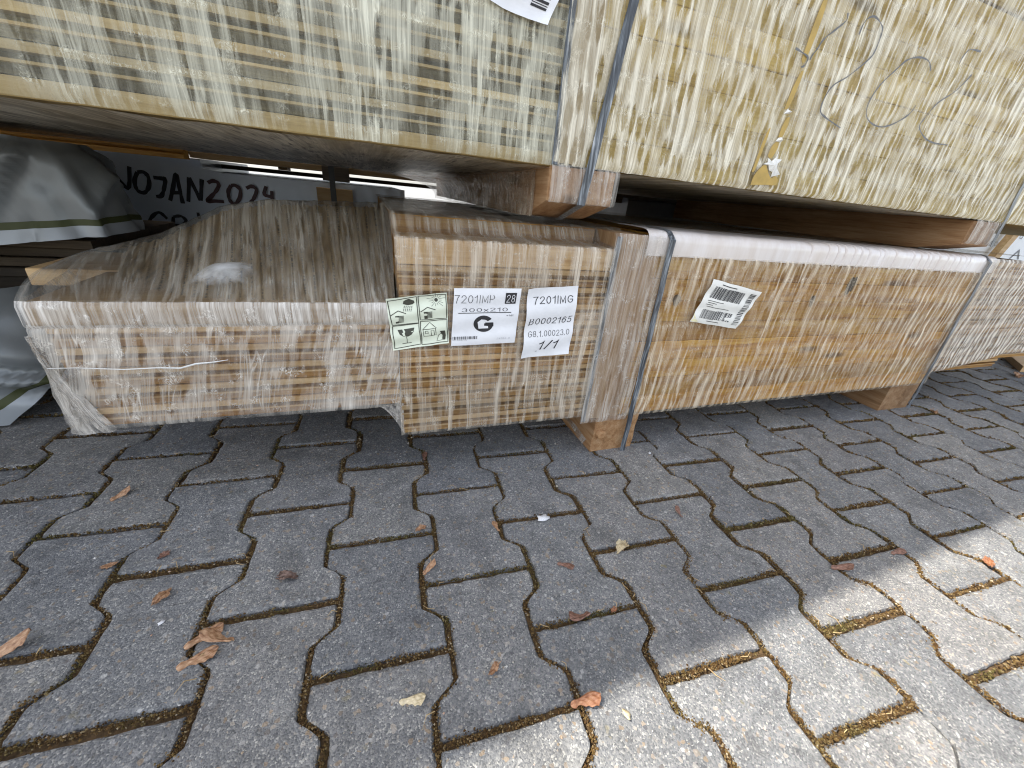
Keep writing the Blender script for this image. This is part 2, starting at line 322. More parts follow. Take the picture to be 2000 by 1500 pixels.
stones = MB()
def stone(c, v):
    near = -1.6 < (v * PL + PY) < 0.9
    gx, gy = 0.0032 + random.uniform(-.0012, .0014), 0.0037 + random.uniform(-.0014, .0020)
    wide, waist, hl = PW / 2 + DX - gx, PW / 2 - DX - gx, PL / 2 - gy
    half = [(wide, -hl), (wide, -.0605), (waist, -.0395), (waist, .0395), (wide, .0605), (wide, hl)]
    pts = half + [(-x, -y) for x, y in half]
    # round every corner a little, then walk the outline with small chips
    out = []
    n = len(pts)
    for i in range(n):
        p0, p1, p2 = np.array(pts[i - 1]), np.array(pts[i]), np.array(pts[(i + 1) % n])
        r = 0.0045 if i % 6 in (0, 5) else 0.0065
        a = p1 + (p0 - p1) / np.linalg.norm(p0 - p1) * r; b = p1 + (p2 - p1) / np.linalg.norm(p2 - p1) * r
        ks = (0, .33, .67, 1) if near else (0, 1)
        out += [(1 - t) ** 2 * a + 2 * t * (1 - t) * p1 + t * t * b for t in ks]
    if near:
        res = []
        for i in range(len(out)):
            a, b = out[i], out[(i + 1) % len(out)]; k = max(1, int(np.linalg.norm(b - a) / 0.009))
            res += [a + (b - a) * j / k for j in range(k)]
        out = res
    o = np.array(out); k = len(o)
    if near: o *= 1 + rng.normal(0, .0055, (k, 1))
    th = random.gauss(0, .006); ca, sa = math.cos(th), math.sin(th)
    cx, cy = c * PW + random.gauss(0, .0011), v * PL + random.gauss(0, .0013)
    tx, ty, dz = random.gauss(0, .006), random.gauss(0, .006), random.gauss(0, .0008)
    def ring(shrink, z, jit):
        q = o * (1 - shrink / np.maximum(np.linalg.norm(o, axis=1, keepdims=True), .01))
        x = cx + q[:, 0] * ca - q[:, 1] * sa; y = cy + q[:, 0] * sa + q[:, 1] * ca
        X, Y = pav(x, y)
        return np.stack([X, Y, dz + z + tx * q[:, 0] + ty * q[:, 1] + rng.normal(0, jit, k)], -1)
    e = random.uniform(.8, 1.25)
    rings = [ring(.0065 * e, 0, .0002), ring(.0028 * e, -.0010, .0005), ring(.0004, -.0042, .0008), ring(0, -.022, 0)]
    fs = [tuple(range(k))]
    for r in range(3): fs += [(r * k + i, (r + 1) * k + i, (r + 1) * k + (i + 1) % k, r * k + (i + 1) % k) for i in range(k)]
    stones.add(np.concatenate(rings), fs)
joints = []
for c in range(-16, 40):
    for k in range(-8, 20):
        v = k + 0.5 if c % 2 == 0 else k
        x, y = pav(c * PW, v * PL)
        if -2.5 < x < 5.1 and -1.8 < y < 3.2: stone(c, v)
        x, y = pav(c * PW, (v - .5) * PL)
        if -1.9 < x < 2.6 and -.75 < y < .55:
            joints.append(((c - .5 - .1) * PW, (v - .5) * PL, (c + .5 + .1) * PW, (v - .5) * PL, .0042))
            b = (c + .5) * PW; y0 = (v - .5) * PL
            zz = [(b + DX, y0 - .0), (b + DX, y0 + .0395), (b - DX, y0 + .0605), (b - DX, y0 + .1395), (b + DX, y0 + .1605), (b + DX, y0 + .2)]
            joints += [(*zz[i], *zz[i + 1], .0036) for i in range(5)]
tag(stones.build('pavement', M['paver'], smooth=False), kind='structure')

mossm = MB(); OCT = [(0, 2, 4), (2, 1, 4), (1, 3, 4), (3, 0, 4), (2, 0, 5), (1, 2, 5), (3, 1, 5), (0, 3, 5)]
straw = MB()
for (x0, y0, x1, y1, hw) in joints:
    L = math.hypot(x1 - x0, y1 - y0); mx, my = pav((x0 + x1) / 2, (y0 + y1) / 2)
    dcam = math.hypot(mx + .546, my + .659)
    dens = 4200 if dcam < .75 else (2200 if dcam < 1.2 else 900)
    fill = 0.35 + 1.0 * (float(vnoise(mx * 3.1, my * 3.1, 5)) + .5)
    _cl = vnoise((x0 + (x1 - x0) * np.linspace(0, 1, 32)) * 55, (y0 + (y1 - y0) * np.linspace(0, 1, 32)) * 55, 6) + .55
    n = int(L * dens * min(1.25, fill))
    s = 1.0 if dcam < .75 else (1.35 if dcam < 1.2 else 1.9)
    for _ in range(n):
        t = random.random(); cl = float(_cl[int(t * 31)]); lat = random.gauss(0, hw * (.45 + .45 * cl))
        if random.random() > .25 + cl: continue
        nx, ny = -(y1 - y0) / L, (x1 - x0) / L
        X, Y = pav(x0 + (x1 - x0) * t + nx * lat, y0 + (y1 - y0) * t + ny * lat)
        r = random.uniform(.0006, .0017) * s; z = -.0046 + random.uniform(0, .0030) + .0026 * float(min(1.2, fill)) * (.4 + cl) - abs(lat) * .10
        d = [random.uniform(.5, 1.4) * r for _ in range(6)]
        mossm.add([(X + d[0], Y, z), (X - d[1], Y, z), (X, Y + d[2], z), (X, Y - d[3], z), (X, Y, z + d[4] * 1.1), (X, Y, z - d[5])], OCT)
        if random.random() < .0022:
            a = random.uniform(0, 6.28); ln = random.uniform(.006, .022)
            straw.tube([(X, Y, .001), (X + math.cos(a) * ln * .5, Y + math.sin(a) * ln * .5, random.uniform(.002, .006)), (X + math.cos(a + .4) * ln, Y + math.sin(a + .4) * ln, .0015)], [.0005, .0006, .0003], 4)
tag(mossm.build('moss', M['moss']), 'brown and olive moss filling the joints between the paving stones', 'moss', kind='stuff')
tag(straw.build('dry_straw', plain('dry_straw', (.42, .30, .15), 0.8, 0.3, 90)), 'thin dry straw bits caught in the mossy joints', 'straw', kind='stuff')
grit = MB()
for _ in range(1500):
    X, Y = random.uniform(-1.5, 1.4), random.uniform(-.62, .35); r = random.uniform(.0006, .0019) * (1 if random.random() < .93 else 1.8)
    d = [random.uniform(.6, 1.3) * r for _ in range(6)]
    grit.add([(X + d[0], Y, .0012), (X - d[1], Y, .0012), (X, Y + d[2], .0012), (X, Y - d[3], .0012), (X, Y, .0012 + d[4]), (X, Y, .0005)], OCT)
def grit_mat():
    m = Mat('loose_grit'); rnd = m.n('NewGeometry').outputs['Random Per Island']
    return m.done(m.bsdf(m.ramp(rnd, [(0, (.5, .48, .44)), (0.3, (.3, .22, .14)), (0.55, (.1, .1, .1)), (0.8, (.62, .6, .57)), (1, (.4, .25, .17))]), 0.8))
tag(grit.build('grit', grit_mat()), 'scattered pale grit grains on the paving stones', 'grit', kind='stuff')

# ------------------------------------------------------------------ board profiles
def board_profile(z0, h, y1, seed=0, lip=0.0):
    """Tongue-and-groove cladding board seen on its edge: thick lip, groove, thin lip, face."""
    j = lambda a: random.uniform(-a, a)
    y0 = j(.0018) + lip
    a, b, c = z0 + h * .34, z0 + h * .46, z0 + h * .70
    return [(y0 + .0035, z0 + .0006), (y0 + .003, a), (y0, a + .0008), (y0, b), (y0 + .011, b + .0012), (y0 + .011, c - .001), (y0 - .0006, c), (y0 - .0006, z0 + h - .0014), (y0 + .001, z0 + h - .0004),
            (y1, z0 + h - .0004), (y1, z0 + .0006)]
def board(x0, x1, z0, h, y1, mat, parent, lip=0.0):
    m = MB(); m.prism(board_profile(z0, h, y1, lip=lip), x0, x1); o = m.build('board', mat, parent)
    o.data.materials.append(M['lip_pale'] if mat is M['olive'] else M['pine_lip'])          # planed lips are paler than the sawn groove
    for i in (1, 2, 5, 6, 7): o.data.polygons[i].material_index = 1
    return o
def beam(x0, x1, z0, z1, y0, y1, mat, parent, name='board', c=.0015):
    m = MB(); m.box(x0, x1, y0, y1, z0, z1, c); return m.build(name, mat, parent)
def rough_box(name, x0, x1, y0, y1, z0, z1, mat, parent, amp=.0018, cut=None, step=.012):
    """Sawn timber: the four long faces as one subdivided, slightly uneven skin along y plus end caps."""
    ys = np.linspace(y0, y1, max(3, int(min(.5, y1 - y0) / step)))
    ring = []
    for a, b, k in (((x0, z0), (x1, z0), 7), ((x1, z0), (x1, z1), 6), ((x1, z1), (x0, z1), 7), ((x0, z1), (x0, z0), 6)):
        ring += [(a[0] + (b[0] - a[0]) * i / k, a[1] + (b[1] - a[1]) * i / k) for i in range(k)]
    ring = np.array(ring); n = len(ring); V = []
    cx, cz = (x0 + x1) / 2, (z0 + z1) / 2
    for i, y in enumerate(ys):
        d = 1 + vnoise(ring[:, 0] * 60 + 7, ring[:, 1] * 60 + y * 9, 3) * amp * 26
        X = cx + (ring[:, 0] - cx) * d; Z = cz + (ring[:, 1] - cz) * d
        Yv = np.full(n, y)
        if cut:                                  # bevelled lower front edge: (depth, rise)
            f = np.clip(1 - (y - y0) / cut[0], 0, 1); lim = z0 + cut[1] * f; Z = np.maximum(Z, lim)
        V.append(np.stack([X, Yv, Z], -1))
    m = MB(); V = np.concatenate(V)
    fs = [(i * n + j, i * n + (j + 1) % n, (i + 1) * n + (j + 1) % n, (i + 1) * n + j) for i in range(len(ys) - 1) for j in range(n)]
    m.add(V, fs + [tuple(range(n))[::-1], tuple(range((len(ys) - 1) * n, len(ys) * n))])
    return m.build(name, mat, parent)

F = {}
F['B'] = film('film_mid', 0.32, 0.39, cell=(52, 8), fine=(620, 4), rows=0.0155, crink=0.50, band=(36, 2.0), gloss=0.22, fa=.5, ba=.4, tint=(.80, .72, .60), ca=.9, rand=.5, rib=.4, ribw=.031)
F['A'] = film('film_milky', 0.32, 0.33, cell=(60, 18), fine=(420, 9), crink=.62, band=(20, 9), gloss=0.35, skew=0.2, seed=1.3, wob=(.012, .02), fa=.42, ba=.8, diag=.35, tint=(.82, .77, .69), rand=.9, ca=0.75)
F['beam'] = film('film_white_bunch', 0.42, 0.25, cell=(140, 16), fine=(420, 12), crink=0.5, gloss=0.35, lo=0.1, seed=2.1, tint=(.86, .82, .76), fa=.6, ba=.6, ca=0.5)
F['C'] = film('film_streaked', 0.33, 0.40, cell=(78, 15), fine=(700, 3.5), crink=.62, rows=0.055, band=(30, 3.0), gloss=0.08, seed=3.7, ca=.9, fa=.55, ba=.45, tint=(.84, .73, .57), rand=.6, rib=.55, ribw=.0225)
F['D'] = film('film_far_end', 0.52, 0.33, cell=(80, 24), fine=(600, 4), crink=0.6, rows=0.032, band=(30, 4.0), gloss=0.15, seed=4.4, fa=.6, ba=.45, tint=(.82, .75, .65), rand=.4, ca=0.8, rib=.6, ribw=.022)
F['U'] = film('film_upper_streaked', 0.50, 0.40, cell=(72, 19), fine=(700, 4), crink=.62, rows=0.045, band=(26, 3.0), gloss=0.15, tint=(.93, .87, .71), seed=5.1, ca=.9, fa=.5, ba=.35, rand=.6, rib=.42, ribw=.020)
F['UA'] = film('film_upper_hazy', 0.33, 0.36, cell=(80, 12), fine=(520, 6), crink=.62, rows=0.032, band=(16, 6), gloss=.3, tint=(.82, .80, .64), seed=6.6, fa=.42, ba=.95, diag=.22, rand=.9)
F['top'] = film('film_tent', 0.22, 0.25, cell=(110, 5), fine=(330, 1.6), crink=0.15, band=(60, 1.3), gloss=0.6, lo=0.05, tint=(.86, .80, .68), seed=7.7, fa=.6, ba=.95, wob=(.003, .01))
F['under'] = film('film_under', 0.55, 0.2, cell=(60, 9), fine=(300, 4), crink=0.35, band=(26, 3), gloss=0.25, lo=0.14, tint=(.74, .67, .54), seed=8.2, rough=.3, diag=.3)
F['veil'] = film('film_veil', 0.30, 0.25, cell=(60, 9), fine=(300, 3), crink=0.6, band=(60, 2), gloss=.5, lo=0.04, tint=(.70, .58, .44), seed=8.9, rough=.12, diag=.35)
F['gather'] = film('film_gathered', 0.34, 0.3, cell=(80, 26), fine=(300, 30), crink=0.8, band=(40, 16), gloss=0.9, lo=0.08, seed=9.4, wob=(.01, .02), diag=.5, rand=1.0)
F['strapfilm'] = film('film_over_post', 0.28, 0.34, cell=(100, 12), fine=(650, 5), crink=0.5, band=(45, 4), gloss=0.25, seed=10.2, fa=.7, ba=.7, rand=.8, ca=0.7)

def front_film(name, x0, x1, z0, z1, y, mat, parent, amp=.0022, zfun=None, du=.006):
    def fn(s, t):
        x = x0 + (x1 - x0) * s; zb = z0 if zfun is None else zfun(x); z = zb + (z1 - zb) * t
        d = vnoise(x * 55, z * 9, 11) * amp * 1.4 + vnoise(x * 130, z * 24, 12) * amp * .7 + vnoise(x * 9, z * 30, 13) * amp
        edge = np.minimum(np.minimum(t, 1 - t) * (z1 - z0), .006) / .006
        return x, y - d * edge + (1 - edge) * .004, z + (1 - edge) * vnoise(x * 90, z * 0, 14) * .0012
    return sheet(name, fn, x1 - x0, z1 - z0, du, mat, parent)

# ------------------------------------------------------------------ a plain sans-serif stroke alphabet (width, strokes; y runs down from 0 to 1)
def arc(cx, cy, rx, ry, a0, a1, n=14): return [(cx + rx * math.cos(math.radians(a0 + (a1 - a0) * i / n)), cy + ry * math.sin(math.radians(a0 + (a1 - a0) * i / n))) for i in range(n + 1)]
GLYPH = {
 '0': (.52, [arc(.26, .5, .26, .5, 0, 360, 26)]), '1': (.30, [[(.0, .24), (.14, .17), (.25, .0), (.25, 1)]]),
 '2': (.52, [arc(.26, .27, .25, .27, 190, 385, 16) + [(.0, 1.0), (.52, 1.0)]]), '3': (.50, [arc(.24, .25, .22, .25, 200, 430, 14) + arc(.24, .73, .26, .27, 285, 520, 16)]),
 '4': (.54, [[(.38, 1), (.38, 0), (.0, .68), (.54, .68)]]), '5': (.50, [[(.47, 0), (.10, 0), (.05, .46)] + arc(.24, .67, .26, .33, 225, 505, 16)]),
 '6': (.50, [arc(.25, .68, .25, .32, 0, 360, 22), [(.45, .14), (.36, .02), (.22, .02), (.09, .16), (.02, .4), (.0, .68)]]), '7': (.50, [[(.0, .0), (.50, .0), (.30, .36), (.18, 1)]]),
 '8': (.50, [arc(.25, .25, .21, .25, 90, 450, 20), arc(.25, .75, .25, .25, -90, 270, 20)]), '9': (.50, [arc(.25, .32, .25, .32, 0, 360, 22), [(.5, .32), (.48, .62), (.41, .84), (.27, .98), (.05, .9)]]),
 'I': (.04, [[(.02, 0), (.02, 1)]]), 'M': (.66, [[(.0, 1), (.0, 0), (.33, .9), (.66, 0), (.66, 1)]]), 'P': (.52, [[(.0, 0), (.0, 1)], [(.0, 0), (.28, 0)] + arc(.28, .27, .24, .27, -90, 90, 12) + [(.0, .54)]]),
 'G': (.62, [arc(.33, .5, .33, .5, -40, -330, 24) + [(.62, .74), (.62, .53), (.36, .53)]]), 'B': (.54, [[(.0, 0), (.0, 1)], [(.0, .0), (.28, .0)] + arc(.28, .235, .20, .235, -90, 90, 10) + [(.0, .47)], [(.0, .47), (.30, .47)] + arc(.30, .735, .23, .265, -90, 90, 10) + [(.0, 1.0)]]),
 'x': (.42, [[(.0, .34), (.42, 1)], [(.42, .34), (.0, 1)]]), '.': (.06, [[(.03, .95), (.03, 1)]]), '/': (.30, [[(.0, 1), (.30, 0)]]), '-': (.28, [[(.0, .62), (.28, .62)]]), '+': (.44, [[(.0, .55), (.44, .55)], [(.22, .33), (.22, .78)]]),
 'a': (.44, [arc(.22, .68, .22, .32, 0, 360, 18), [(.44, .36), (.44, 1)]]), 's': (.40, [arc(.2, .52, .18, .17, -30, -260, 10) + arc(.2, .84, .2, .16, -90, 150, 10)]), 'o': (.46, [arc(.23, .68, .23, .32, 0, 360, 18)]), 'r': (.26, [[(.0, .36), (.0, 1)], [(.0, .6), (.08, .42), (.26, .38)]]),
 'T': (.56, [[(.0, 0), (.56, 0)], [(.28, 0), (.28, 1)]]), 'A': (.62, [[(.0, 1), (.31, 0), (.62, 1)], [(.12, .64), (.50, .64)]]),
}
# ------------------------------------------------------------------ printing helpers for paper labels
class Label:
    """A paper sheet on a quad (corners TL, TR, BR, BL as x,z on the pack's face), gently rippled; print follows the sheet."""
    def __init__(s, name, quad, y, mat, parent, label, wave=.0015, curl=0.0, seed=0, wavescale=(1.0, 2.6), edge=.012):
        s.q = np.array(quad, float); s.y = y; s.wave = wave; s.seed = seed; s.curl = curl; s.ws = wavescale; s.edge = edge
        u, v = np.meshgrid(np.linspace(0, 1, 25), np.linspace(0, 1, 25), indexing='ij')
        m = MB(); m.grid(s.at(u, v, 0)); s.o = m.build(name, mat, parent, True); s.o['label'] = label
    def at(s, u, v, lift):
        u = np.asarray(u, float); v = np.asarray(v, float)
        e = s.edge; ub = u + e * vnoise(v * 6, v * 0 + s.seed, 21); vb = v + e * vnoise(u * 6, u * 0 + s.seed, 22)
        q = s.q; p = ((1 - ub) * (1 - vb))[..., None] * q[0] + (ub * (1 - vb))[..., None] * q[1] + (ub * vb)[..., None] * q[2] + ((1 - ub) * vb)[..., None] * q[3]
        d = s.wave * (np.sin(v * s.ws[1] * 6.28 + u * 1.5 + s.seed) + .6 * vnoise(u * 3 * s.ws[0], v * 5, s.seed + 3) * 2)
        d = d + s.curl * np.clip((np.abs(u - .5) + np.abs(v - .5) - .72) / .28, 0, 1) ** 2
        return np.stack([p[..., 0], s.y - d - lift, p[..., 1]], -1)
    def poly(s, mb, pts, lift=.0005):
        """Filled polygon in unit coordinates (simple fan-safe outline or quad strip)."""
        a = np.array(pts, float); mb.add(s.at(a[:, 0], a[:, 1], lift), [tuple(range(len(pts)))])
    def line(s, mb, pts, w, lift=.0005, asp=1.0):
        pts = [np.array(p, float) for p in pts]; dense = []
        for a, b in zip(pts[:-1], pts[1:]):
            k = max(1, int(np.hypot(*(b - a)) / .06)); dense += [a + (b - a) * i / k for i in range(k)]
        dense.append(pts[-1])
        L, Rr = [], []
        for i, p in enumerate(dense):
            t = dense[min(i + 1, len(dense) - 1)] - dense[max(i - 1, 0)]; t = t * np.array([1, 1 / asp]); t /= max(1e-9, np.hypot(*t))
            nrm = np.array([-t[1], t[0] * asp]) * w / 2; L.append(p + nrm); Rr.append(p - nrm)
        A = np.array(L + Rr); n = len(dense)
        mb.add(s.at(A[:, 0], A[:, 1], lift), [(i, i + 1, n + i + 1, n + i) for i in range(n - 1)])
    def rect(s, mb, u0, v0, u1, v1, lift=.0005):
        k = max(1, int((u1 - u0) / .08)); kv = max(1, int((v1 - v0) / .08))
        u, v = np.meshgrid(np.linspace(u0, u1, k + 1), np.linspace(v0, v1, kv + 1), indexing='ij'); mb.grid(s.at(u, v, lift))
    def text(s, name, mat, txt, u0, v0, u1, v1, w=.12, shear=0.0, lift=.0006):
        """One printed line, drawn as plain sans-serif strokes; w is the stroke width in letter heights."""
        x = 0.0; lines = []
        for ch in txt:
            gw, strokes = GLYPH[ch]
            for st in strokes: lines.append([(x + px + shear * (1 - py), py) for px, py in st])
            x += gw + .20 + w * .6
        lo = min(p[0] for l in lines for p in l) - w / 2; hi_ = max(p[0] for l in lines for p in l) + w / 2
        mb = MB(); sx, sy = (u1 - u0) / (hi_ - lo), (v1 - v0) / (1 + w)
        for l in lines:
            P = np.array(l); n = len(P); closed = n > 2 and np.allclose(P[0], P[-1]); A, B = [], []
            for i in range(n):
                d0 = P[i] - P[i - 1] if i else (P[-1] - P[-2] if closed else P[1] - P[0]); d1 = P[i + 1] - P[i] if i < n - 1 else (P[1] - P[0] if closed else P[i] - P[i - 1])
                d0 = d0 / np.hypot(*d0); d1 = d1 / np.hypot(*d1); n0 = np.array([-d0[1], d0[0]]); n1 = np.array([-d1[1], d1[0]])
                mt = n0 + n1; mt = mt / max(.35, mt @ mt) * 2 * .5; e = np.zeros(2)
                if not closed and i == 0: e = -d1 * w * .5
                if not closed and i == n - 1: e = d0 * w * .5
                A.append(P[i] + mt * w / 2 * 1.0 + e); B.append(P[i] - mt * w / 2 + e)
            Q = np.array(A + B); U = u0 + (Q[:, 0] - lo) * sx; V = v0 + (Q[:, 1] + w / 2) * sy
            mb.add(s.at(U, V, lift), [(i, i + 1, n + i + 1, n + i) for i in range(n - 1)])
        return mb.build(name, mat, s.o)
    def bars(s, mb, u0, v0, u1, v1, n, vertical=True, seed=1, lean=0.0):
        r = random.Random(seed); p = 0.0; w = []
        while p < 1:
            a = r.choice([.4, .5, .8, 1.3]) / n; b = r.choice([.4, .6, 1.0, 1.2]) / n; w.append((p, min(1, p + a))); p += a + b
        for a, b in w:
            if vertical: s.poly(mb, [(u0 + a * (u1 - u0), v0), (u0 + b * (u1 - u0), v0), (u0 + b * (u1 - u0), v1), (u0 + a * (u1 - u0), v1)])
            else: s.poly(mb, [(u0, v0 + a * (v1 - v0)), (u1, v0 + a * (v1 - v0)), (u1, v0 + b * (v1 - v0)), (u0, v0 + b * (v1 - v0))])

# ------------------------------------------------------------------ lower pack
low = empty('timber_pack', (0, 0.55, 0), 'film-wrapped pack of brown planks standing on the paving with four paper labels on its face', 'timber pack', 'film-wrapped timber packs')
# stepped front end: low boards, then the taller block
for i in range(5): board(-.960 + random.uniform(-.004, .012) + (.0 if i > 2 else .02), -.507, .175 + i * .031, .031, .20, M['pine'], low)
beam(-.963, -.507, .3302, .3625, .0, .20, M['pine_lip'], low)
beam(-1.07, -.507, .336, .3635, .205, .38, M['fresh'], low)
for i in range(5): beam(-1.02 + .05 * i, -.507, .175 + i * .032, .205 + i * .032, .204, .38, M['pine'], low)
for i in range(3): beam(-.80 + .03 * i, -.507, .3655 + i * .0295, .394 + i * .0295, .31, .44, M['pine'], low)
for i in range(10): board(-.503 + random.uniform(-.002, .002), -.112, .108 + i * .0318, .0318, .9, M['pine'], low)
beam(-.502, -.110, .4265, .466, .0, .085, M['pine_lip'], low)
beam(-.502, -.110, .4265, .494, .088, .9, M['pine'], low)
for i in range(8): beam(-.016, 1.166 + random.uniform(-.003, .003), .1 + i * .045, .1447 + i * .045, .001 + random.uniform(0, .002), 1.1, M['orange'], low, c=.0012)
beam(-.016, 1.166, .4602, .4965, .008, 1.1, M['orange'], low, c=.004)
for i in range(11): board(1.17, 1.80 + random.uniform(-.01, .01) - (.25 if i < 1 else 0), .140 + i * .0318, .0318, 1.1, M['pine'], low)
rough_box('bearer', -.072, .044, .002, 1.1, .0, .098, M['bearer'], low, .0022)
rough_box('bearer', 1.035, 1.19, .012, 1.1, .0, .099, M['bearer'], low, .002)
rough_box('post', -.104, -.018, -.0005, .10, .1, .494, M['post'], low, .0008)
kn = MB()   # the loose round knot on the end of the bearer
kn.tube([(-.052, .004, .05), (-.052, -.007, .051), (-.052, -.0085, .051)], [.0125, .0115, .007], 14)
kn.build('knot', M['bearer'], low)
for kx, kz, kw, kh in ((.587, .411, .007, .022), (.598, .416, .004, .018), (.475, .372, .005, .014), (.062, .372, .008, .012)):
    kn = MB(); ring_ = [(kx + kw * math.cos(a) * (1 + .2 * math.sin(3 * a)), kz + kh * math.sin(a)) for a in np.linspace(0, 6.283, 17)[:-1]]
    kn.add([(x, -.0012, z) for x, z in ring_] + [(x, .003, z) for x, z in ring_], [tuple(range(16))] + [(i, (i + 1) % 16, 16 + (i + 1) % 16, 16 + i) for i in range(16)])
    kn.build('knot', M['darkwood'], low)
def strap(x0, x1, zt, zb, y, parent, w=.0135, top=0.0, over=None):
    zs = np.linspace(zt, zb, 40); xs = x0 + (x1 - x0) * (zt - zs) / (zt - zb)
    pts = [(x, y + .0008 * math.sin(z * 60), z) for x, z in zip(xs, zs)]
    if over: pts = [(x0, yy, zz) for yy, zz in over] + pts
    m = MB(); V = []
    for x, yy, z in pts: V += [(x - w / 2, yy, z), (x + w / 2, yy, z)]
    n = len(pts); m.add(V, [(2 * i, 2 * i + 1, 2 * i + 3, 2 * i + 2) for i in range(n - 1)])
    Vb = [(x, yy + .0007, z - .0004) for x, yy, z in V]; m.add(Vb, [(2 * i, 2 * i + 2, 2 * i + 3, 2 * i + 1) for i in range(n - 1)])
    return m.build('strap', M['strap'], parent)
OV = [(.9, .5085), (.3, .5085), (.05, .5085), (.018, .5075), (.006, .5045), (-.003, .498)]
strap(.004, .012, .49, .002, -.0115, low, over=OV)
strap(-.110, -.113, .49, .095, -.006, low, w=.011)
strap(1.118, 1.150, .49, .012, -.0115, low, w=.014, over=OV)
# card edge protector along the top edge, pleated where the film pulls it in
pleats = [.40, .455, .486, .512, .545, .571, .60, .642, .66, .70, .775, .808, .838, .858, .885, .925, .957, .985, 1.012, 1.03]
def card(s, t):
    x = -.046 + 1.216 * s; prof = np.array([(-.0045, .4595), (-.0050, .470), (-.0050, .483), (-.0046, .490), (-.0025, .4965), (.0025, .5015), (.009, .5045), (.02, .5055), (.06, .5058), (.13, .5060)])
    L = np.r_[0, np.cumsum(np.hypot(*np.diff(prof, axis=0).T))]; L /= L[-1]
    tt = t ** 1.6; y = np.interp(tt, L, prof[:, 0]); z = np.interp(tt, L, prof[:, 1])
    dip = sum(np.exp(-((x - p - .004 * (t - .3)) / .0024) ** 2) for p in pleats) + .35 * vnoise(x * 40, t * 3, 31)
    d = .0070 * np.clip(dip, -1, 1.2) * np.exp(-((tt - .30) / .42) ** 2)
    z = z + .0012 * vnoise(x * 6, t * 0, 32) * (t > .2)
    return x, y + d * .8, z - d * .8
sheet('edge_protector', card, 1.216, .18, .0011, M['card'], low, dv=.006)
# stretch film
front_film('stretch_film', -.967, -.506, .172, .333, -.0065, F['A'], low, .003)
front_film('stretch_film', -.967, -.506, .3285, .3655, -.0075, F['beam'], low, .0014)
front_film('stretch_film', -.507, -.114, .106, .4685, -.0060, F['B'], low, .0018)
front_film('stretch_film', -.122, .0, .09, .4955, -.0095, F['strapfilm'], low, .0018)
front_film('stretch_film', -.012, 1.165, .0985, .4625, -.0085, F['C'], low, .0020)
front_film('stretch_film', 1.12, 1.76, .136, .50, -.0075, F['D'], low, .0022, zfun=lambda x: .137 + np.clip((x - 1.16) / .33, 0, 1) * .037 + np.clip((x - 1.49) / .05, 0, 1) * .014)
sheet('stretch_film', lambda s, t: (-.078 + .014 * s + .030 * t * (1 - s), .03 + .33 * s - .036 * t * (1 - s), .005 + .098 * t + .01 * np.sin(s * 5)), .33, .1, .008, F['strapfilm'], low)
sheet('stretch_film', lambda s, t: (-.546 + .045 * s, -.003 + .002 * s + 0 * t, .176 - t * (.067 * s ** 1.6 + .002)), .05, .07, .004, F['gather'], low)
sheet('stretch_film', lambda s, t: (-.509 + .0015 * vnoise(s * 9, t * 30, 41), .004 + .3 * s, np.maximum(.36 + .135 * s, .0) + t * np.maximum(.0, (.468 + .028 * np.clip(s * 3.5, 0, 1)) - (.36 + .135 * s))), .3, .13, .006, F['gather'], low)
RX = np.array([0, .13, .28, .45, .62, 1.0]); RP = np.array([(-1.074, .385, .3655), (-1.032, .33, .378), (-.917, .31, .414), (-.808, .305, .470), (-.728, .30, .489), (-.507, .30, .501)])
def tent(s, t):
    fx = -.967 + .460 * s; bx, by, bz = (np.interp(s, RX, RP[:, k]) for k in range(3))
    k = np.minimum(t / .62, 1); kb = np.clip((t - .62) / .38, 0, 1)
    left = np.clip(1 - s / .30, 0, 1)
    bz = bz + 0 * k; x = fx + (bx - fx) * k - .045 * left * np.sin(k * 3.14) * .6; y = -.004 + (by + .004) * k + kb * .24
    z = .3645 + (bz - .3645) * (k ** (1.0 + .5 * left)) - .010 * np.sin(k * 3.14) * (1 - left) + .0035 * vnoise(s * 26, k * 2.5, 51) * np.sin(k * 3.14) + .0022 * vnoise(s * 70, k * 4, 52) - kb ** 1.3 * .11
    return x, y, z
sheet('stretch_film', tent, .47, .95, .0045, F['top'], low, dv=.012)
def highlight_mat():  # glossy highlight on the tent film, painted as a soft white patch
    m = Mat('film_painted_highlight'); uv = m.uv(); sp = m.n('SeparateXYZ', {0: uv}).outputs
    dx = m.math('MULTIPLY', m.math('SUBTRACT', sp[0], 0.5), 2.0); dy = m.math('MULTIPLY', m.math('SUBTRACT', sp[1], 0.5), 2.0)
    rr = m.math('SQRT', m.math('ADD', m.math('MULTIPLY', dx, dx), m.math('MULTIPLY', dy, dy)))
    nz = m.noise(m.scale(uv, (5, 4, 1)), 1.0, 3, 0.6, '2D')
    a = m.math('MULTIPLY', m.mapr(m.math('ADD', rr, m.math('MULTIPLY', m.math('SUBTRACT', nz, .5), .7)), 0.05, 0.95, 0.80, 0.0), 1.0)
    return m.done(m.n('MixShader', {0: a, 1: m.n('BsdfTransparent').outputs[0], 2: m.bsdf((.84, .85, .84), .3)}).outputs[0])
def highlight(s, t):
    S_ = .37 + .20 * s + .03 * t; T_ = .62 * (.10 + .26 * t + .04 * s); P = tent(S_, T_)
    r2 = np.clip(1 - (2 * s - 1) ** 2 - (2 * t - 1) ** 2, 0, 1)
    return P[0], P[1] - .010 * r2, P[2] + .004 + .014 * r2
PK = sheet('film_highlight', highlight, 1, 1, .06, highlight_mat(), low)
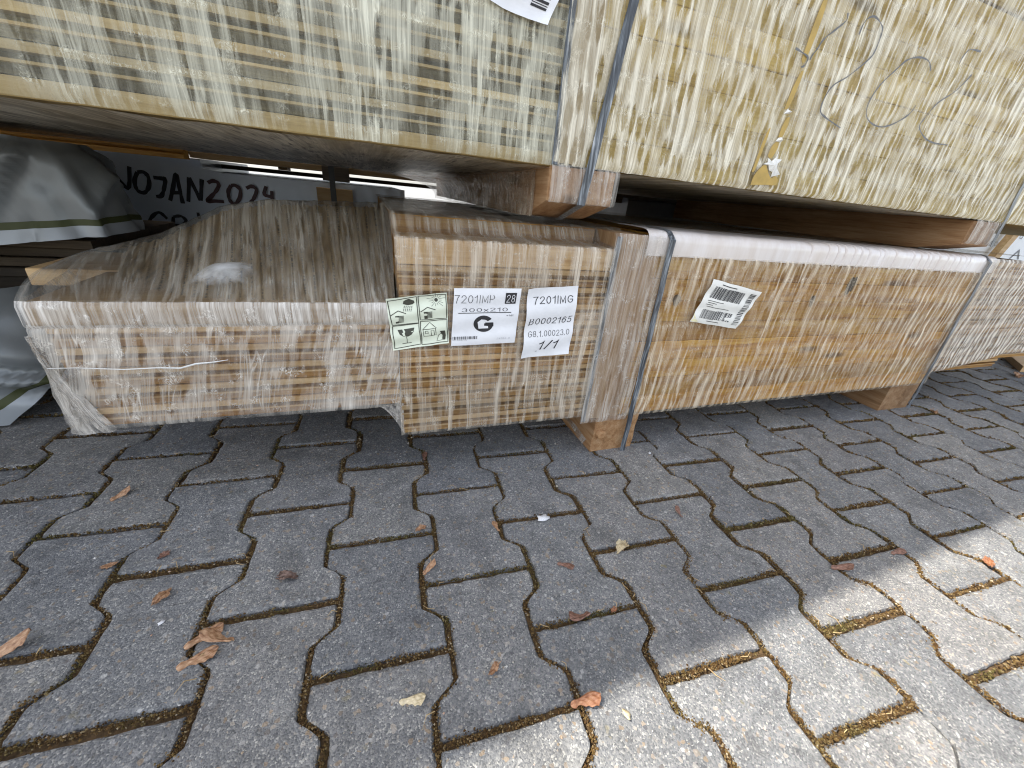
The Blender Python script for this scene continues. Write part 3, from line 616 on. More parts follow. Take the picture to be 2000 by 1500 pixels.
def slope_mat():
    m = Mat('grooved_slope_boards'); uv = m.uv(); sp = m.n('SeparateXYZ', {0: uv}).outputs; co = m.obj()
    g = m.noise(m.scale(co, (60, 6, 20)), 1.5, 4, 0.6)
    c = m.ramp(g, [(0.3, (.16, .10, .042)), (0.5, (.30, .20, .09)), (0.7, (.43, .31, .16))])
    ph = m.math('PINGPONG', sp[0], .0075)
    gap = m.mapr(ph, 0.0, 0.0022, 1.0, 0.0)
    ds = m.noise(m.scale(uv, (70, 190, 1)), 1.0, 2, 0.5, '2D'); dz = m.noise(m.scale(uv, (11, 8, 1), (3, 1, 0)), 1.0, 2, 0.5, '2D')
    dash = m.math('MULTIPLY', m.mapr(ds, 0.46, 0.54, 0.0, 1.0), m.mapr(dz, 0.40, 0.52, 0.25, 1.0))
    c = m.mix(m.math('MULTIPLY', gap, dash), c, (.012, .008, .004))
    return m.done(m.bsdf(c, .7, m.bump(m.math('ADD', g, m.math('MULTIPLY', gap, -1.5)), .5, .003)))
def slope(s, t):
    P = tent(.20 + .80 * s, .015 + .60 * t)
    return P[0], P[1] + .006, P[2] - .008 - .0025 * (np.abs(((s * .376) % .015) - .0075) < .0016)
sheet('board_face', slope, .376, .32, .003, slope_mat(), low, dv=.02)
# corner gather at the low end and the end face
sheet('stretch_film', lambda s, t: (-.967 + .052 * s * (1 - t) ** 1.4 + .004 * vnoise(s * 12, t * 14, 61), -.0085 - .004 * np.sin(s * 9 + t * 5) * .6, .172 + .15 * t - .004 * np.sin(s * 3.14)), .06, .15, .004, F['gather'], low)
sheet('stretch_film', lambda s, t: (-.967 - .09 * s * t ** 2 + .003 * vnoise(s * 9, t * 20, 62), .0 + .38 * s, .172 + (.3635 - .172) * t), .38, .19, .006, F['gather'], low)
def topB(s, t):
    x = -.508 + .464 * s; pr = np.array([(-.004, .4685), (.07, .472), (.086, .492), (.10, .4975), (.92, .4985)])
    L = np.r_[0, .08, .11, .13, 1]; y = np.interp(t, L, pr[:, 0]); z = np.interp(t, L, pr[:, 1])
    return x, y, z + .0015 * vnoise(x * 40, t * 20, 71)
sheet('stretch_film', topB, .46, 1.1, .01, F['top'], low)
sheet('stretch_film', lambda s, t: (-.046 + 1.83 * s, .125 + .98 * t, .5065 + .0015 * vnoise(s * 60, t * 12, 72) + 0 * s), 1.83, 1.0, .02, F['top'], low)
tw = MB(); tw.tube([(-.962, -.010, .276), (-.93, -.013, .2765), (-.88, -.0135, .2715), (-.84, -.0135, .272), (-.815, -.0135, .270), (-.795, -.0125, .2755), (-.775, -.0115, .2765), (-.755, -.0105, .279)], [.0004, .0006, .0008, .0010, .0013, .0014, .0010, .0005], 6)
tw.build('film_twist', plain('milky_film_twist', (.72, .72, .70), 0.35, 0.1, 200), low)

# labels on the lower pack
A = Label('paper_label', [(-.524, .374), (-.4265, .3855), (-.421, .297), (-.5155, .2845)], -.0115, M['green'], low, 'pale green care label with four pictograms', .0019, seed=2)
k = MB(); asp = 1.0
UV = lambda x, y: None
def quadinv(c):
    """unit-square coordinates of a point given in the label drawing's own corner frame"""
    TL, TR, BR, BL = (np.array(p, float) for p in c)
    def f(x, y):
        u = v = .5; P0 = np.array((x, y), float)
        for _ in range(12):
            p = (1 - u) * (1 - v) * TL + u * (1 - v) * TR + u * v * BR + (1 - u) * v * BL
            du = (1 - v) * (TR - TL) + v * (BR - BL); dv = (1 - u) * (BL - TL) + u * (BR - TR)
            d = np.linalg.solve(np.stack([du, dv], 1), P0 - p); u += d[0]; v += d[1]
        return u, v
    return f
q = quadinv([(68, 213), (665, 147), (675, 635), (155, 712)])
ql = lambda pts: [q(*p) for p in pts]
for pts in ([(85, 235), (362, 192), (383, 440), (135, 462), (85, 235)], [(378, 188), (655, 165), (658, 392), (400, 412), (378, 188)],
            [(138, 472), (385, 446), (410, 650), (168, 692), (138, 472)], [(400, 426), (660, 405), (665, 618), (420, 655), (400, 426)],
            [(115, 368), (187, 322), (262, 345)], [(402, 330), (470, 285), (548, 308)]):
    A.line(k, ql(pts), .014)
A.poly(k, ql([(232, 262), (238, 235), (262, 222), (290, 212), (315, 222), (338, 230), (345, 250), (325, 264), (280, 272)]))
for i in range(5):
    for j in range(4): A.line(k, ql([(250 + i * 18 - j * 3, 278 + j * 13), (244 + i * 18 - j * 3, 285 + j * 13)]), .012)
for bx, by, bw, bh in ((160, 365, 82, 75), (432, 325, 84, 72)):
    A.poly(k, ql([(bx, by + 4), (bx + bw * .45, by), (bx + bw * .45, by + bh), (bx + 8, by + bh + 4)]))
    for j in range(6): A.line(k, ql([(bx + bw * .42, by + 6 + j * bh / 6.2), (bx + bw, by + 2 + j * bh / 6.2)]), .014)
A.poly(k, ql([(540 + 18 * math.cos(t * .524) + 17, 221 + 17 * math.sin(t * .524)) for t in range(12)]))
for t in range(15):
    a = t * .42; A.line(k, ql([(557 + 26 * math.cos(a), 221 + 26 * math.sin(a)), (557 + (62 + 22 * (t % 3)) * math.cos(a) * .9, 221 + (45 + 10 * (t % 3)) * math.sin(a))]), .006)
A.poly(k, ql([(188, 505), (232, 500), (243, 530), (228, 528), (240, 556), (262, 568), (240, 563), (210, 545)])); A.poly(k, ql([(245, 498), (345, 482), (338, 520), (318, 548), (285, 566), (262, 562), (256, 535), (262, 520)]))
A.line(k, ql([(272, 565), (280, 640)]), .01); A.line(k, ql([(235, 642), (320, 634)]), .012)
A.line(k, ql([(425, 500), (490, 432), (558, 484), (425, 500)]), .010); A.line(k, ql([(428, 500), (434, 570), (552, 555), (548, 486)]), .010)
A.line(k, ql([(448, 515), (474, 511), (476, 536), (450, 538), (448, 515)]), .010); A.line(k, ql([(506, 560), (504, 506), (532, 503), (536, 556)]), .010)
A.poly(k, ql([(590, 515), (640, 508), (645, 560), (640, 602), (618, 606), (614, 560), (600, 545)])); A.line(k, ql([(612, 530), (575, 560), (560, 618), (612, 606), (616, 560), (612, 530)]), .010)
k.build('printed_pictogram', M['olive_ink'], A.o)

A = Label('paper_label', [(-.4138, .3925), (-.294, .3938), (-.2975, .2925), (-.4172, .2905)], -.0115, M['white'], low, 'white label printed 7201IMP with a large G', .0009, seed=5, edge=.004)
q = quadinv([(735, 112), (1390, 112), (1312, 648), (700, 672)])
def box_of(x0, y0, x1, y1):
    a, b = q(x0, (y0 + y1) / 2), q(x1, (y0 + y1) / 2); c, d = q((x0 + x1) / 2, y0), q((x0 + x1) / 2, y1); return a[0], c[1], b[0], d[1]
k = MB()
A.text('printed_text', M['ink'], '7201IMP', *box_of(735, 172, 1120, 250), w=.13)
A.text('printed_text', M['ink'], '300x210', *box_of(802, 296, 1250, 332), w=.17)
A.line(k, [q(770, 346), q(1280, 338)], .012); k.build('printed_rule', M['ink'], A.o); k = MB(); A.text('printed_text', M['ink'], '+MI', *box_of(1228, 357, 1300, 376), w=.2)
A.rect(k, *box_of(1224, 152, 1334, 257)); k.build('printed_box', M['ink'], A.o); k = MB()
cxg, cyg, rx, ry = 1007, 450, 96, 82
gd = [(cxg + rx * math.cos(a), cyg + ry * math.sin(a)) for a in np.linspace(-.62, -2 * math.pi + .0, 40)]
gi = [(cxg + rx * .52 * math.cos(a), cyg + ry * .52 * math.sin(a)) for a in np.linspace(-.62, -2 * math.pi + .0, 40)]
for i in range(39): A.poly(k, [q(*gd[i]), q(*gd[i + 1]), q(*gi[i + 1]), q(*gi[i])])
A.poly(k, [q(1012, 438), q(1103, 438), q(1103, 478), q(1012, 478)], .0006)
k.build('printed_logo', M['ink'], A.o); k = MB(); A.bars(k, *box_of(710, 575, 948, 604), 38, seed=4); k.build('printed_barcode', M['ink'], A.o)
A.text('printed_text', M['ink'], '00723840115', *box_of(712, 608, 845, 618), w=.16)
k = MB(); A.text('printed_number', M['white'], '28', *box_of(1234, 166, 1324, 246), w=.17, lift=.0010)
hs_ = [(958, 498), (948, 432), (990, 402), (1022, 430), (1024, 445), (1012, 446), (1012, 470), (1050, 474), (1052, 496)]
for tri in ((0, 1, 2), (0, 2, 3), (0, 3, 5), (0, 5, 6), (0, 6, 7), (0, 7, 8), (3, 4, 5)): A.poly(k, [q(*hs_[i]) for i in tri], .0009)
k.build('house_cutout', M['white'], A.o)
A.text('grey_print', M['grey_ink'], '24188-6', *box_of(1130, 588, 1264, 606), w=.14)

A = Label('paper_label', [(-.2815, .3945), (-.182, .400), (-.180, .265), (-.2805, .2605)], -.0125, M['white'], low, 'white label printed 7201IMG and 1/1', .0019, seed=9, wavescale=(1, 2.3), edge=.02)
q = quadinv([(1452, 115), (1945, 92), (1845, 752), (1385, 795)])
k = MB()
A.text('printed_text', M['ink'], '7201IMG', *box_of(1500, 182, 1888, 254), w=.20); A.text('printed_text', M['ink'], 'B0002165', *box_of(1452, 382, 1874, 448), w=.20, shear=.12)
A.text('printed_text', M['ink'], 'G8.1.00023.0', *box_of(1446, 508, 1842, 566), w=.16); A.text('printed_text', M['ink'], '1/1', *box_of(1545, 605, 1742, 698), w=.24, shear=.22)
A.line(k, [q(1512, 723), q(1530, 721)], .008)
k.build('printed_dash', M['ink'], A.o)

A = Label('paper_label', [(.131, .421), (.278, .395), (.241, .310), (.100, .330)], -.0135, M['cream'], low, 'small crumpled white barcode label with one yellowed corner', .0012, seed=12, edge=.012)
k = MB()
A.bars(k, .10, .13, .40, .40, 20, seed=3); A.bars(k, .36, .13, .72, .40, 30, seed=8); A.bars(k, .12, .67, .42, .88, 34, seed=5); A.bars(k, .40, .66, .74, .87, 22, seed=6)
A.bars(k, .82, .10, .94, .93, 44, vertical=False, seed=7)
for i, (a, b) in enumerate(((.10, .42), (.12, .30), (.10, .24), (.14, .60))): A.line(k, [(a, .46 + .045 * i), (b, .46 + .045 * i)], .012)
A.line(k, [(.2, .07), (.5, .08)], .02); A.line(k, [(.3, .92), (.55, .93)], .015)
k.build('printed_barcode', M['ink'], A.o)
k = MB(); A.poly(k, [(.0, .80), (.03, .86), (.16, .985), (.02, .985)]); k.build('yellowed_corner', plain('yellowed_paper', (.80, .74, .45), .5), A.o)

# ------------------------------------------------------------------ upper pack
up = empty('timber_pack', (0.1, 0.6, 0.5), 'film-wrapped pack of pale planks stacked on top of another pack, pen scrawl on its film', 'timber pack', 'film-wrapped timber packs')
beam(-2.4, -.258, .5875, .6065, .0, 1.0, M['edgebeam'], up)
for i in range(11): board(-2.4, -.258, .607 + i * .032, .032, 1.0, M['olive'], up)
for i in range(8): beam(-.204, 3.2, .592 + i * .045, .6367 + i * .045,   .001 + random.uniform(0, .002), 1.22, M['yellow'], up, c=.0012)
beam(-2.4, -.204, .9595, 1.30, .003, 1.0, M['yellow'], up, 'inner_shade_stack', c=.004); beam(-.2035, 3.2, .9595, 1.30, .003, 1.22, M['yellow'], up, 'inner_shade_stack', c=.004)  # unseen depth shaped for light: slot left open at left, narrowed at right
m = MB(); yt = lambda x: .027 + .041 * (x + .43)                 # unseen top of the pack, skewed to set its shadow edge on the paving
m.add([(-2.4, yt(-2.4), 1.301), (3.2, yt(3.2), 1.301), (3.2, 1.22, 1.301), (-2.4, 1.0, 1.301), (-2.4, yt(-2.4), 1.9), (3.2, yt(3.2), 1.9), (3.2, 1.22, 1.9), (-2.4, 1.0, 1.9)], [(3, 2, 1, 0), (4, 5, 6, 7), (0, 1, 5, 4), (1, 2, 6, 5), (2, 3, 7, 6), (3, 0, 4, 7)])
m.build('inner_shade_stack', M['yellow'], up)
sheet('stretch_film', lambda s, t: (-2.4 + 5.6 * s, yt(-2.4 + 5.6 * s) - .008 - .004 * vnoise(s * 300, t * 8, 15), 1.302 + .597 * t), 5.6, .6, .012, F['U'], up)  # film over the unseen skewed top
rough_box('post', -.257, -.206, -.004, .05, .592, 1.88, M['postpale'], up, .0006)
rough_box('bearer', -.262, -.140, .0, 1.15, .5075, .5885, M['bearer'], up, .0014, cut=(.10, .030))
rough_box('bearer', .952, 1.078, .0, 1.15, .5075, .5885, M['bearer'], up, .0014, cut=(.10, .022))
strap(-.150, -.204, .95, .535, -.0140, up, w=.015)
m = MB(); m.add([(-.2115, -.0140, .535), (-.1965, -.0140, .535), (-.188, .085, .5055), (-.203, .085, .5055)], [(0, 1, 2, 3)]); m.build('strap', M['strap'], up)
strap(1.010, 1.070, .95, .53, -.0140, up, w=.014)
strap(-.259, -.2585, .95, .59, -.0075, up, w=.010)
front_film('stretch_film', -2.2, -.252, .5885, 1.30, -.0065, F['UA'], up, .0026, du=.007)
front_film('stretch_film', -.262, 3.2, .5905, 1.30, -.0105, F['U'], up, .0022, du=.007)
front_film('stretch_film', -.262, -.136, .536, .592, -.0095, F['strapfilm'], up, .0012, du=.004)
front_film('stretch_film', .95, 1.082, .532, .592, -.0095, F['strapfilm'], up, .0012, du=.004)
sheet('stretch_film', lambda s, t: (-2.4 + 2.14 * s, -.003 + 1.02 * t, .5855 - .013 * t ** 1.2 + .0022 * vnoise(s * 60, t * 30, 81) - .003 * np.clip(vnoise(s * 9, t * 5, 82), 0, 1)), 2.14, 1.02, .012, F['under'], up)
sheet('stretch_film', lambda s, t: (-.14 + 1.09 * s, .0 + 1.2 * t, .5895 + .001 * vnoise(s * 40, t * 20, 83)), 1.09, 1.2, .02, F['under'], up)
def fillet(s, t):   # film drawn from the pack's underside down to the foot of the bearer
    y = .05 + 1.12 * s; w = .004 + .34 * s ** 2
    x = -.264 - w * (1 - t) ** 2.2; z = .583 - .011 * s - .074 * t ** 2.0
    return x + .003 * vnoise(s * 40, t * 8, 84), y, z + .0032 * vnoise(s * 34 + t * 3, t * 5, 85) * np.sin(t * 3.14)
sheet('stretch_film', fillet, 1.17, .3, .008, F['veil'], up)
# bunched film ring and the bare spot where it has torn open, low on the face
def smooth_path(pts, k=5):
    P = [np.array(p) for p in pts]; P = [P[0]] + P + [P[-1]]; out = []
    for i in range(1, len(P) - 2):
        for t in np.linspace(0, 1, k, endpoint=False):
            out.append(.5 * (2 * P[i] + (P[i + 1] - P[i - 1]) * t + (2 * P[i - 1] - 5 * P[i] + 4 * P[i + 1] - P[i + 2]) * t * t + (3 * P[i] - P[i - 1] - 3 * P[i + 1] + P[i + 2]) * t ** 3))
    return out + [P[-2]]
bw = plain('bare_yellow_wood', (.47, .31, .07), .5, .15, 60)
for pts in ([(.149, .598), (.170, .600), (.190, .602), (.211, .603), (.214, .611), (.205, .618), (.194, .614), (.183, .622), (.170, .634), (.158, .626), (.150, .612)], [(.186, .626), (.196, .628), (.198, .637), (.190, .643), (.183, .636)], [(.168, .648), (.178, .645), (.184, .655), (.186, .668), (.178, .672), (.170, .662)], [(.180, .678), (.188, .680), (.192, .697), (.190, .712), (.183, .706), (.179, .692)],
            [(.172, .722), (.180, .724), (.186, .752), (.187, .778), (.180, .772), (.174, .748)], [(.174, .792), (.182, .790), (.188, .826), (.188, .868), (.180, .872), (.175, .835)], [(.142, .620), (.148, .622), (.152, .655), (.154, .69), (.148, .682), (.144, .652)]):
    torn = MB(); torn.add([(x, -.0128, z) for x, z in smooth_path(pts + [pts[0]], 3)[:-1]], [tuple(range(3 * len(pts)))]); torn.build('bare_patch', bw, up)
wm = plain('bunched_white_film', (.80, .79, .75), 0.3, 0.15, 150)
for pts in ([(.162, .634), (.172, .638), (.170, .645), (.181, .641), (.188, .648), (.190, .660), (.193, .646), (.205, .646), (.198, .638), (.202, .626), (.212, .622), (.200, .618), (.192, .616), (.190, .624), (.181, .626), (.176, .634)], [(.174, .672), (.186, .672), (.192, .676), (.186, .680), (.178, .678)], [(.172, .714), (.186, .716), (.190, .720), (.178, .722)]):
    web = MB(); web.add([(x, -.0140, z) for x, z in pts] + [(sum(p[0] for p in pts) / len(pts), -.0185, sum(p[1] for p in pts) / len(pts))], [(i, (i + 1) % len(pts), len(pts)) for i in range(len(pts))]); web.build('film_web', wm, up)
SCRIB = [[(0.151, 0.803), (0.17, 0.8), (0.185, 0.796), (0.183, 0.785), (0.176, 0.782)], [(0.24, 0.865), (0.242, 0.855), (0.225, 0.84), (0.207, 0.825), (0.199, 0.81), (0.193, 0.801), (0.191, 0.794)], [(0.283, 0.844), (0.287, 0.864), (0.305, 0.872), (0.331, 0.864), (0.337, 0.853), (0.337, 0.83), (0.328, 0.816), (0.294, 0.787), (0.267, 0.77), (0.256, 0.749), (0.258, 0.73), (0.278, 0.722), (0.325, 0.712)], [(0.507, 0.829), (0.49, 0.841), (0.46, 0.842), (0.43, 0.833), (0.408, 0.813), (0.385, 0.788), (0.374, 0.761), (0.38, 0.741), (0.403, 0.73), (0.437, 0.728), (0.469, 0.738), (0.5, 0.757), (0.509, 0.774)], [(0.628, 0.879), (0.593, 0.876), (0.582, 0.863), (0.581, 0.852)], [(0.635, 0.843), (0.609, 0.812), (0.571, 0.786), (0.553, 0.758), (0.549, 0.742), (0.582, 0.727), (0.619, 0.722), (0.67, 0.724)]]
def ribbon(mb, pts, w, y, wj=.3):
    pts = smooth_path(pts); n = len(pts); V = []
    for i, p in enumerate(pts):
        t = pts[min(i + 1, n - 1)] - pts[max(i - 1, 0)]; t = t / max(1e-9, np.hypot(*t)); ww = w * (1 + wj * float(vnoise(i * .7, w * 999, 91)) * 2) / 2
        V += [(p[0] - t[1] * ww, y, p[1] + t[0] * ww), (p[0] + t[1] * ww, y, p[1] - t[0] * ww)]
    mb.add(V, [(2 * i, 2 * i + 1, 2 * i + 3, 2 * i + 2) for i in range(n - 1)])
for st in SCRIB:
    m = MB(); ribbon(m, st, .0027, -.0142, .5); m.build('pen_stroke', M['pen'], up)
A = Label('paper_label', [(-.386, .868), (-.252, .848), (-.297, .750), (-.384, .7615)], -.0125, M['white'], up, 'white barcode label hanging over the board edges', .0015, curl=.006, seed=14)
k = MB(); A.bars(k, .66, .12, .90, .86, 34, vertical=False, seed=9); A.bars(k, .08, .2, .5, .5, 26, seed=10); k.build('printed_barcode', M['ink'], A.o)

# ------------------------------------------------------------------ grey tarp packs to the side
def tarp_pack(name, label, xr, y0, top, hem, folds, hemlift, bulge):
    e = empty(name, (xr - .5, y0 + .3, max(0, hem(xr)) if name == 'x' else 0.0), label, 'tarp pack', 'grey tarp-covered packs')
    def surf(s, t, off=0.0):
        """s runs along the front and around the end, t from the top down to the hem"""
        a = s * 2.0                                    # metres along
        front = np.minimum(a, 1.25); rnd = np.clip((a - 1.25) / .16, 0, 1); back = np.maximum(a - 1.41, 0)
        ang = rnd * math.pi / 2; rad = .10
        x = xr - 1.25 - rad + front + rad * np.sin(ang) - .50 * back - .030 * (1 - t) * np.clip((a - .8) / .5, 0, 1); y = y0 + rad * (1 - np.cos(ang)) + back
        zt = top - .012 * np.clip((a - .9) / .4, 0, 1) ** 2; zb = hem(x); z = zt + (zb - zt) * t
        shoulder = .5 * np.exp(-(t / .10) ** 2)
        f = 0
        for (fx, slope, w, amp) in folds:
            f = f + 2.6 * amp * np.exp(-(((x - fx) - slope * (t - .5)) / w) ** 2) * (.55 + .45 * np.sin(t * 4.2 + fx * 40))
        push = bulge * np.sin(np.clip(t, 0, 1) * 3.0) + f - .05 * shoulder + hemlift * np.clip((t - .8) / .2, 0, 1) + .004 * vnoise(x * 12, t * 5, 101) + off
        nx, ny = np.sin(ang), -np.cos(ang)
        return x + nx * push, y + ny * push, z
    def part(nm, t0, t1, mat, off):
        return sheet(nm, lambda s, t: surf(s, t0 + (t1 - t0) * t, off), 2.0, .25, .012, mat, e, dv=.008)
    part('tarp', 0, .80, M['tarp'], 0); part('green_band', .80, .87, M['band'], .001); part('hem', .87, 1.0, M['tarpwhite'], .003)
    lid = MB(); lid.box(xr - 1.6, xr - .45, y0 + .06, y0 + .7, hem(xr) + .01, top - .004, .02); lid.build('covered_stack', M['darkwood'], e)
    return e
tarp_pack('tarp_pack', 'silver grey tarp with a green band, hanging just under the upper timber pack', -1.080, .5, .566, lambda x: .386 + .155 * (x + 1.04),
          [(-1.29, -.11, .016, .020), (-1.235, -.13, .013, .015), (-1.19, -.05, .008, -.008), (-1.13, .035, .007, .010), (-1.105, -.03, .006, .008), (-1.16, .05, .006, -.006), (-1.345, -.10, .02, .018), (-1.262, -.10, .006, -.007)], .010, .003)
tarp_pack('tarp_pack', 'grey tarp hanging slack to the paving, its green band and hem swept upward', -1.168, .36, .292, lambda x: np.clip(.106 + .92 * (x + 1.178) - 1.2 * np.minimum(x + 1.25, 0) ** 2 * 0, .004, .11),
          [(-1.25, .16, .03, .010), (-1.27, .2, .010, -.008), (-1.30, .24, .012, .010), (-1.33, .22, .012, -.010), (-1.4, .1, .05, .015)], .006, .028)
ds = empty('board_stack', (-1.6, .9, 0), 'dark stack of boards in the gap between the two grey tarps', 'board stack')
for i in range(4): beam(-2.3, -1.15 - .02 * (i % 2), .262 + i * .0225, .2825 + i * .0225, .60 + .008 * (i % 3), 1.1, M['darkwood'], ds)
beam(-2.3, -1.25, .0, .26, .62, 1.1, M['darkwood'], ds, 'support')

# ------------------------------------------------------------------ wrapped pack with handwriting, behind the gap
wp = empty('wrapped_pack', (-1.2, 1.7, 0), 'blue grey wrapped pack with black handwritten capitals, seen through the gap', 'wrapped pack')
sheet('wrapping', lambda s, t: (-2.2 + 1.815 * s, 1.205 - .004 * vnoise(s * 8, t * 3, 111) - .005 * np.clip(s - .72, 0, 1) * np.sin((s * 9 + t * .9) * 22) * 2 * t, .004 + (.511 + .030 * np.clip((-1.02 - (-2.2 + 1.815 * s)) / .2, 0, 1)) * t), 1.815, .51, .012, M['wrap'], wp)
m = MB(); m.box(-2.2, -.386, 1.212, 2.2, .0, .5135, .008); m.box(-2.2, -1.13, 1.36, 2.1, .5145, .5545, .004); m.build('packed_stack', M['wrap'], wp)
HAND = [[(-1.29, 0.508), (-1.313, 0.44), (-1.347, 0.505)], [(-1.272, 0.493), (-1.287, 0.465), (-1.287, 0.437), (-1.269, 0.43), (-1.251, 0.451), (-1.245, 0.48), (-1.255, 0.495), (-1.272, 0.493)], [(-1.231, 0.481), (-1.208, 0.48), (-1.198, 0.479), (-1.208, 0.45), (-1.222, 0.424), (-1.238, 0.421)], [(-1.2, 0.41), (-1.182, 0.452), (-1.163, 0.499), (-1.163, 0.454), (-1.164, 0.404)], [(-1.188, 0.437), (-1.161, 0.439)], [(-1.146, 0.411), (-1.126, 0.491)], [(-1.126, 0.491), (-1.107, 0.418)], [(-1.107, 0.418), (-1.089, 0.489)], [(-1.073, 0.479), (-1.055, 0.487), (-1.04, 0.479), (-1.05, 0.458), (-1.074, 0.432), (-1.088, 0.418), (-1.063, 0.42), (-1.035, 0.42)], [(-1.002, 0.477), (-1.014, 0.458), (-1.016, 0.431), (-1.005, 0.414), (-0.984, 0.434), (-0.976, 0.464), (-0.988, 0.478), (-1.002, 0.477)], [(-0.955, 0.472), (-0.936, 0.48), (-0.923, 0.469), (-0.934, 0.444), (-0.949, 0.424)], [(-0.889, 0.484), (-0.899, 0.456), (-0.871, 0.449)], [(-0.873, 0.47), (-0.876, 0.436)], [(-1.222, 0.349), (-1.241, 0.369), (-1.266, 0.352), (-1.281, 0.327), (-1.286, 0.3), (-1.27, 0.29), (-1.246, 0.305), (-1.24, 0.318), (-1.264, 0.317)], [(-1.217, 0.301), (-1.202, 0.357)], [(-1.202, 0.357), (-1.179, 0.361), (-1.167, 0.347), (-1.181, 0.331), (-1.206, 0.326), (-1.181, 0.306)], [(-1.124, 0.377), (-1.123, 0.356)]]
for i, st in enumerate(HAND):
    m = MB(); ribbon(m, st,   .0115 if i < 13 else .0100, 1.1945 - .0003 * i, .25); m.build('marker_stroke', M['red_marker'] if 8 <= i <= 12 else M['marker'], wp)
m = MB(); m.box(-.716, -.588, 1.168, 1.20, .438, .4985, .002); b = m.build('wood_block', M['fresh'], wp)
m = MB(); m.box(-.667, -.647, 1.1655, 1.1675, .40, .575); m.build('strap', M['blackstrap'], wp)
# neighbour row behind: upper pack, its runner and spacer, and the dark wrapped pack that closes the gap
rp = empty('timber_pack', (0, 1.8, .53), 'dark timber pack in the second row, its plank ends catching light above the handwriting', 'timber pack', 'film-wrapped timber packs')
m = MB(); m.box(-2.6, 3.2, 1.36, 2.3, .578, 2.9, .004); m.build('inner_shade_stack', M['darkwood'], rp)  # unseen extra height and left end, added to block sun and sky
prof = [(1.30, .572), (1.30, .585), (1.306, .590), (1.30, .596), (1.30, .612), (1.355, .612), (1.355, .572)]
m = MB(); m.prism([(y, z - .024) for y, z in prof], -2.2, -1.16); m.build('board', M['pine'], rp)
m = MB(); m.box(-1.16, -.2, 1.357, 1.6, .5555, .5775, .002); m.build('board', M['pine_lip'], rp)
m = MB(); m.box(-1.25, .45, 1.62, 1.70, .5275, .5440, .002); m.build('runner', M['darkwood'], rp)
m = MB(); m.box(-.905, -.868, 1.60, 1.70, .5445, .577, .001); m.build('spacer_block', M['fresh'], rp)
m = MB(); m.box(-.70, -.60, 1.30, 1.40, .522, .577, .003); m.build('spacer_block', M['darkwood'], rp)
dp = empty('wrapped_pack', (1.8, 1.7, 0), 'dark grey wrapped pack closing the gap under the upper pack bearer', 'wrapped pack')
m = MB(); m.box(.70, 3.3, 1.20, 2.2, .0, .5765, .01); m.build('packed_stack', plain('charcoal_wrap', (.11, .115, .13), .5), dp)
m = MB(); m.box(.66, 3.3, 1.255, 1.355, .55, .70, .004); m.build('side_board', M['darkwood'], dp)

# ------------------------------------------------------------------ far end: banner and loose plank
bn = empty('banner', (3.9, 1.0, 0), 'white printed banner beyond the end of the packs', 'banner')
m = MB(); m.box(2.9, 5.6, 1.05, 1.07, .30, 1.0, .003); m.build('banner_sheet', M['sign'], bn)
class Flat(Label):
    def __init__(s, quad, y): s.q = np.array(quad, float); s.y = y; s.wave = 0; s.seed = 0; s.curl = 0; s.ws = (1, 1); s.edge = 0
fl = Flat([(2.9, 1.0), (5.6, 1.0), (5.6, .30), (2.9, .30)], 1.048)
fl.o = bn; gp = plain('grey_print', (.16, .17, .19), .5)
fl.text('printed_text', gp, 'Masor', .238, .62, .345, .69, w=.11); fl.text('printed_text', gp, 'Ta', .385, .50, .43, .60, w=.12); fl.text('printed_text', gp, 'A', .425, .70, .48, .80, w=.2)
m = MB(); m.add([(3.66, .98, .42), (3.73, .98, .42), (3.90, .98, .78), (3.83, .98, .78), (3.66, 1.02, .42), (3.73, 1.02, .42), (3.90, 1.02, .78), (3.83, 1.02, .78)], [(0, 1, 2, 3), (7, 6, 5, 4), (0, 4, 5, 1), (1, 5, 6, 2), (2, 6, 7, 3), (3, 7, 4, 0)])
m.build('brace', M['fresh'], bn)
for xx in (2.95, 5.5): 
    m = MB(); m.box(xx, xx + .07, 1.072, 1.14, 0, 1.0, .003); m.build('post', M['fresh'], bn)
pl = MB(); V = [Vector((2.34, .155, 0)), Vector((2.46, .125, 0)), Vector((2.82, .33, 0)), Vector((2.70, .38, 0))]
pl.add([(p.x, p.y, .002) for p in V] + [(p.x, p.y, .03) for p in V], [(3, 2, 1, 0), (4, 5, 6, 7), (0, 1, 5, 4), (1, 2, 6, 5), (2, 3, 7, 6), (3, 0, 4, 7)])
tag(pl.build('plank', M['fresh']), 'pale loose plank lying on the paving beyond the end of the lower pack', 'plank')

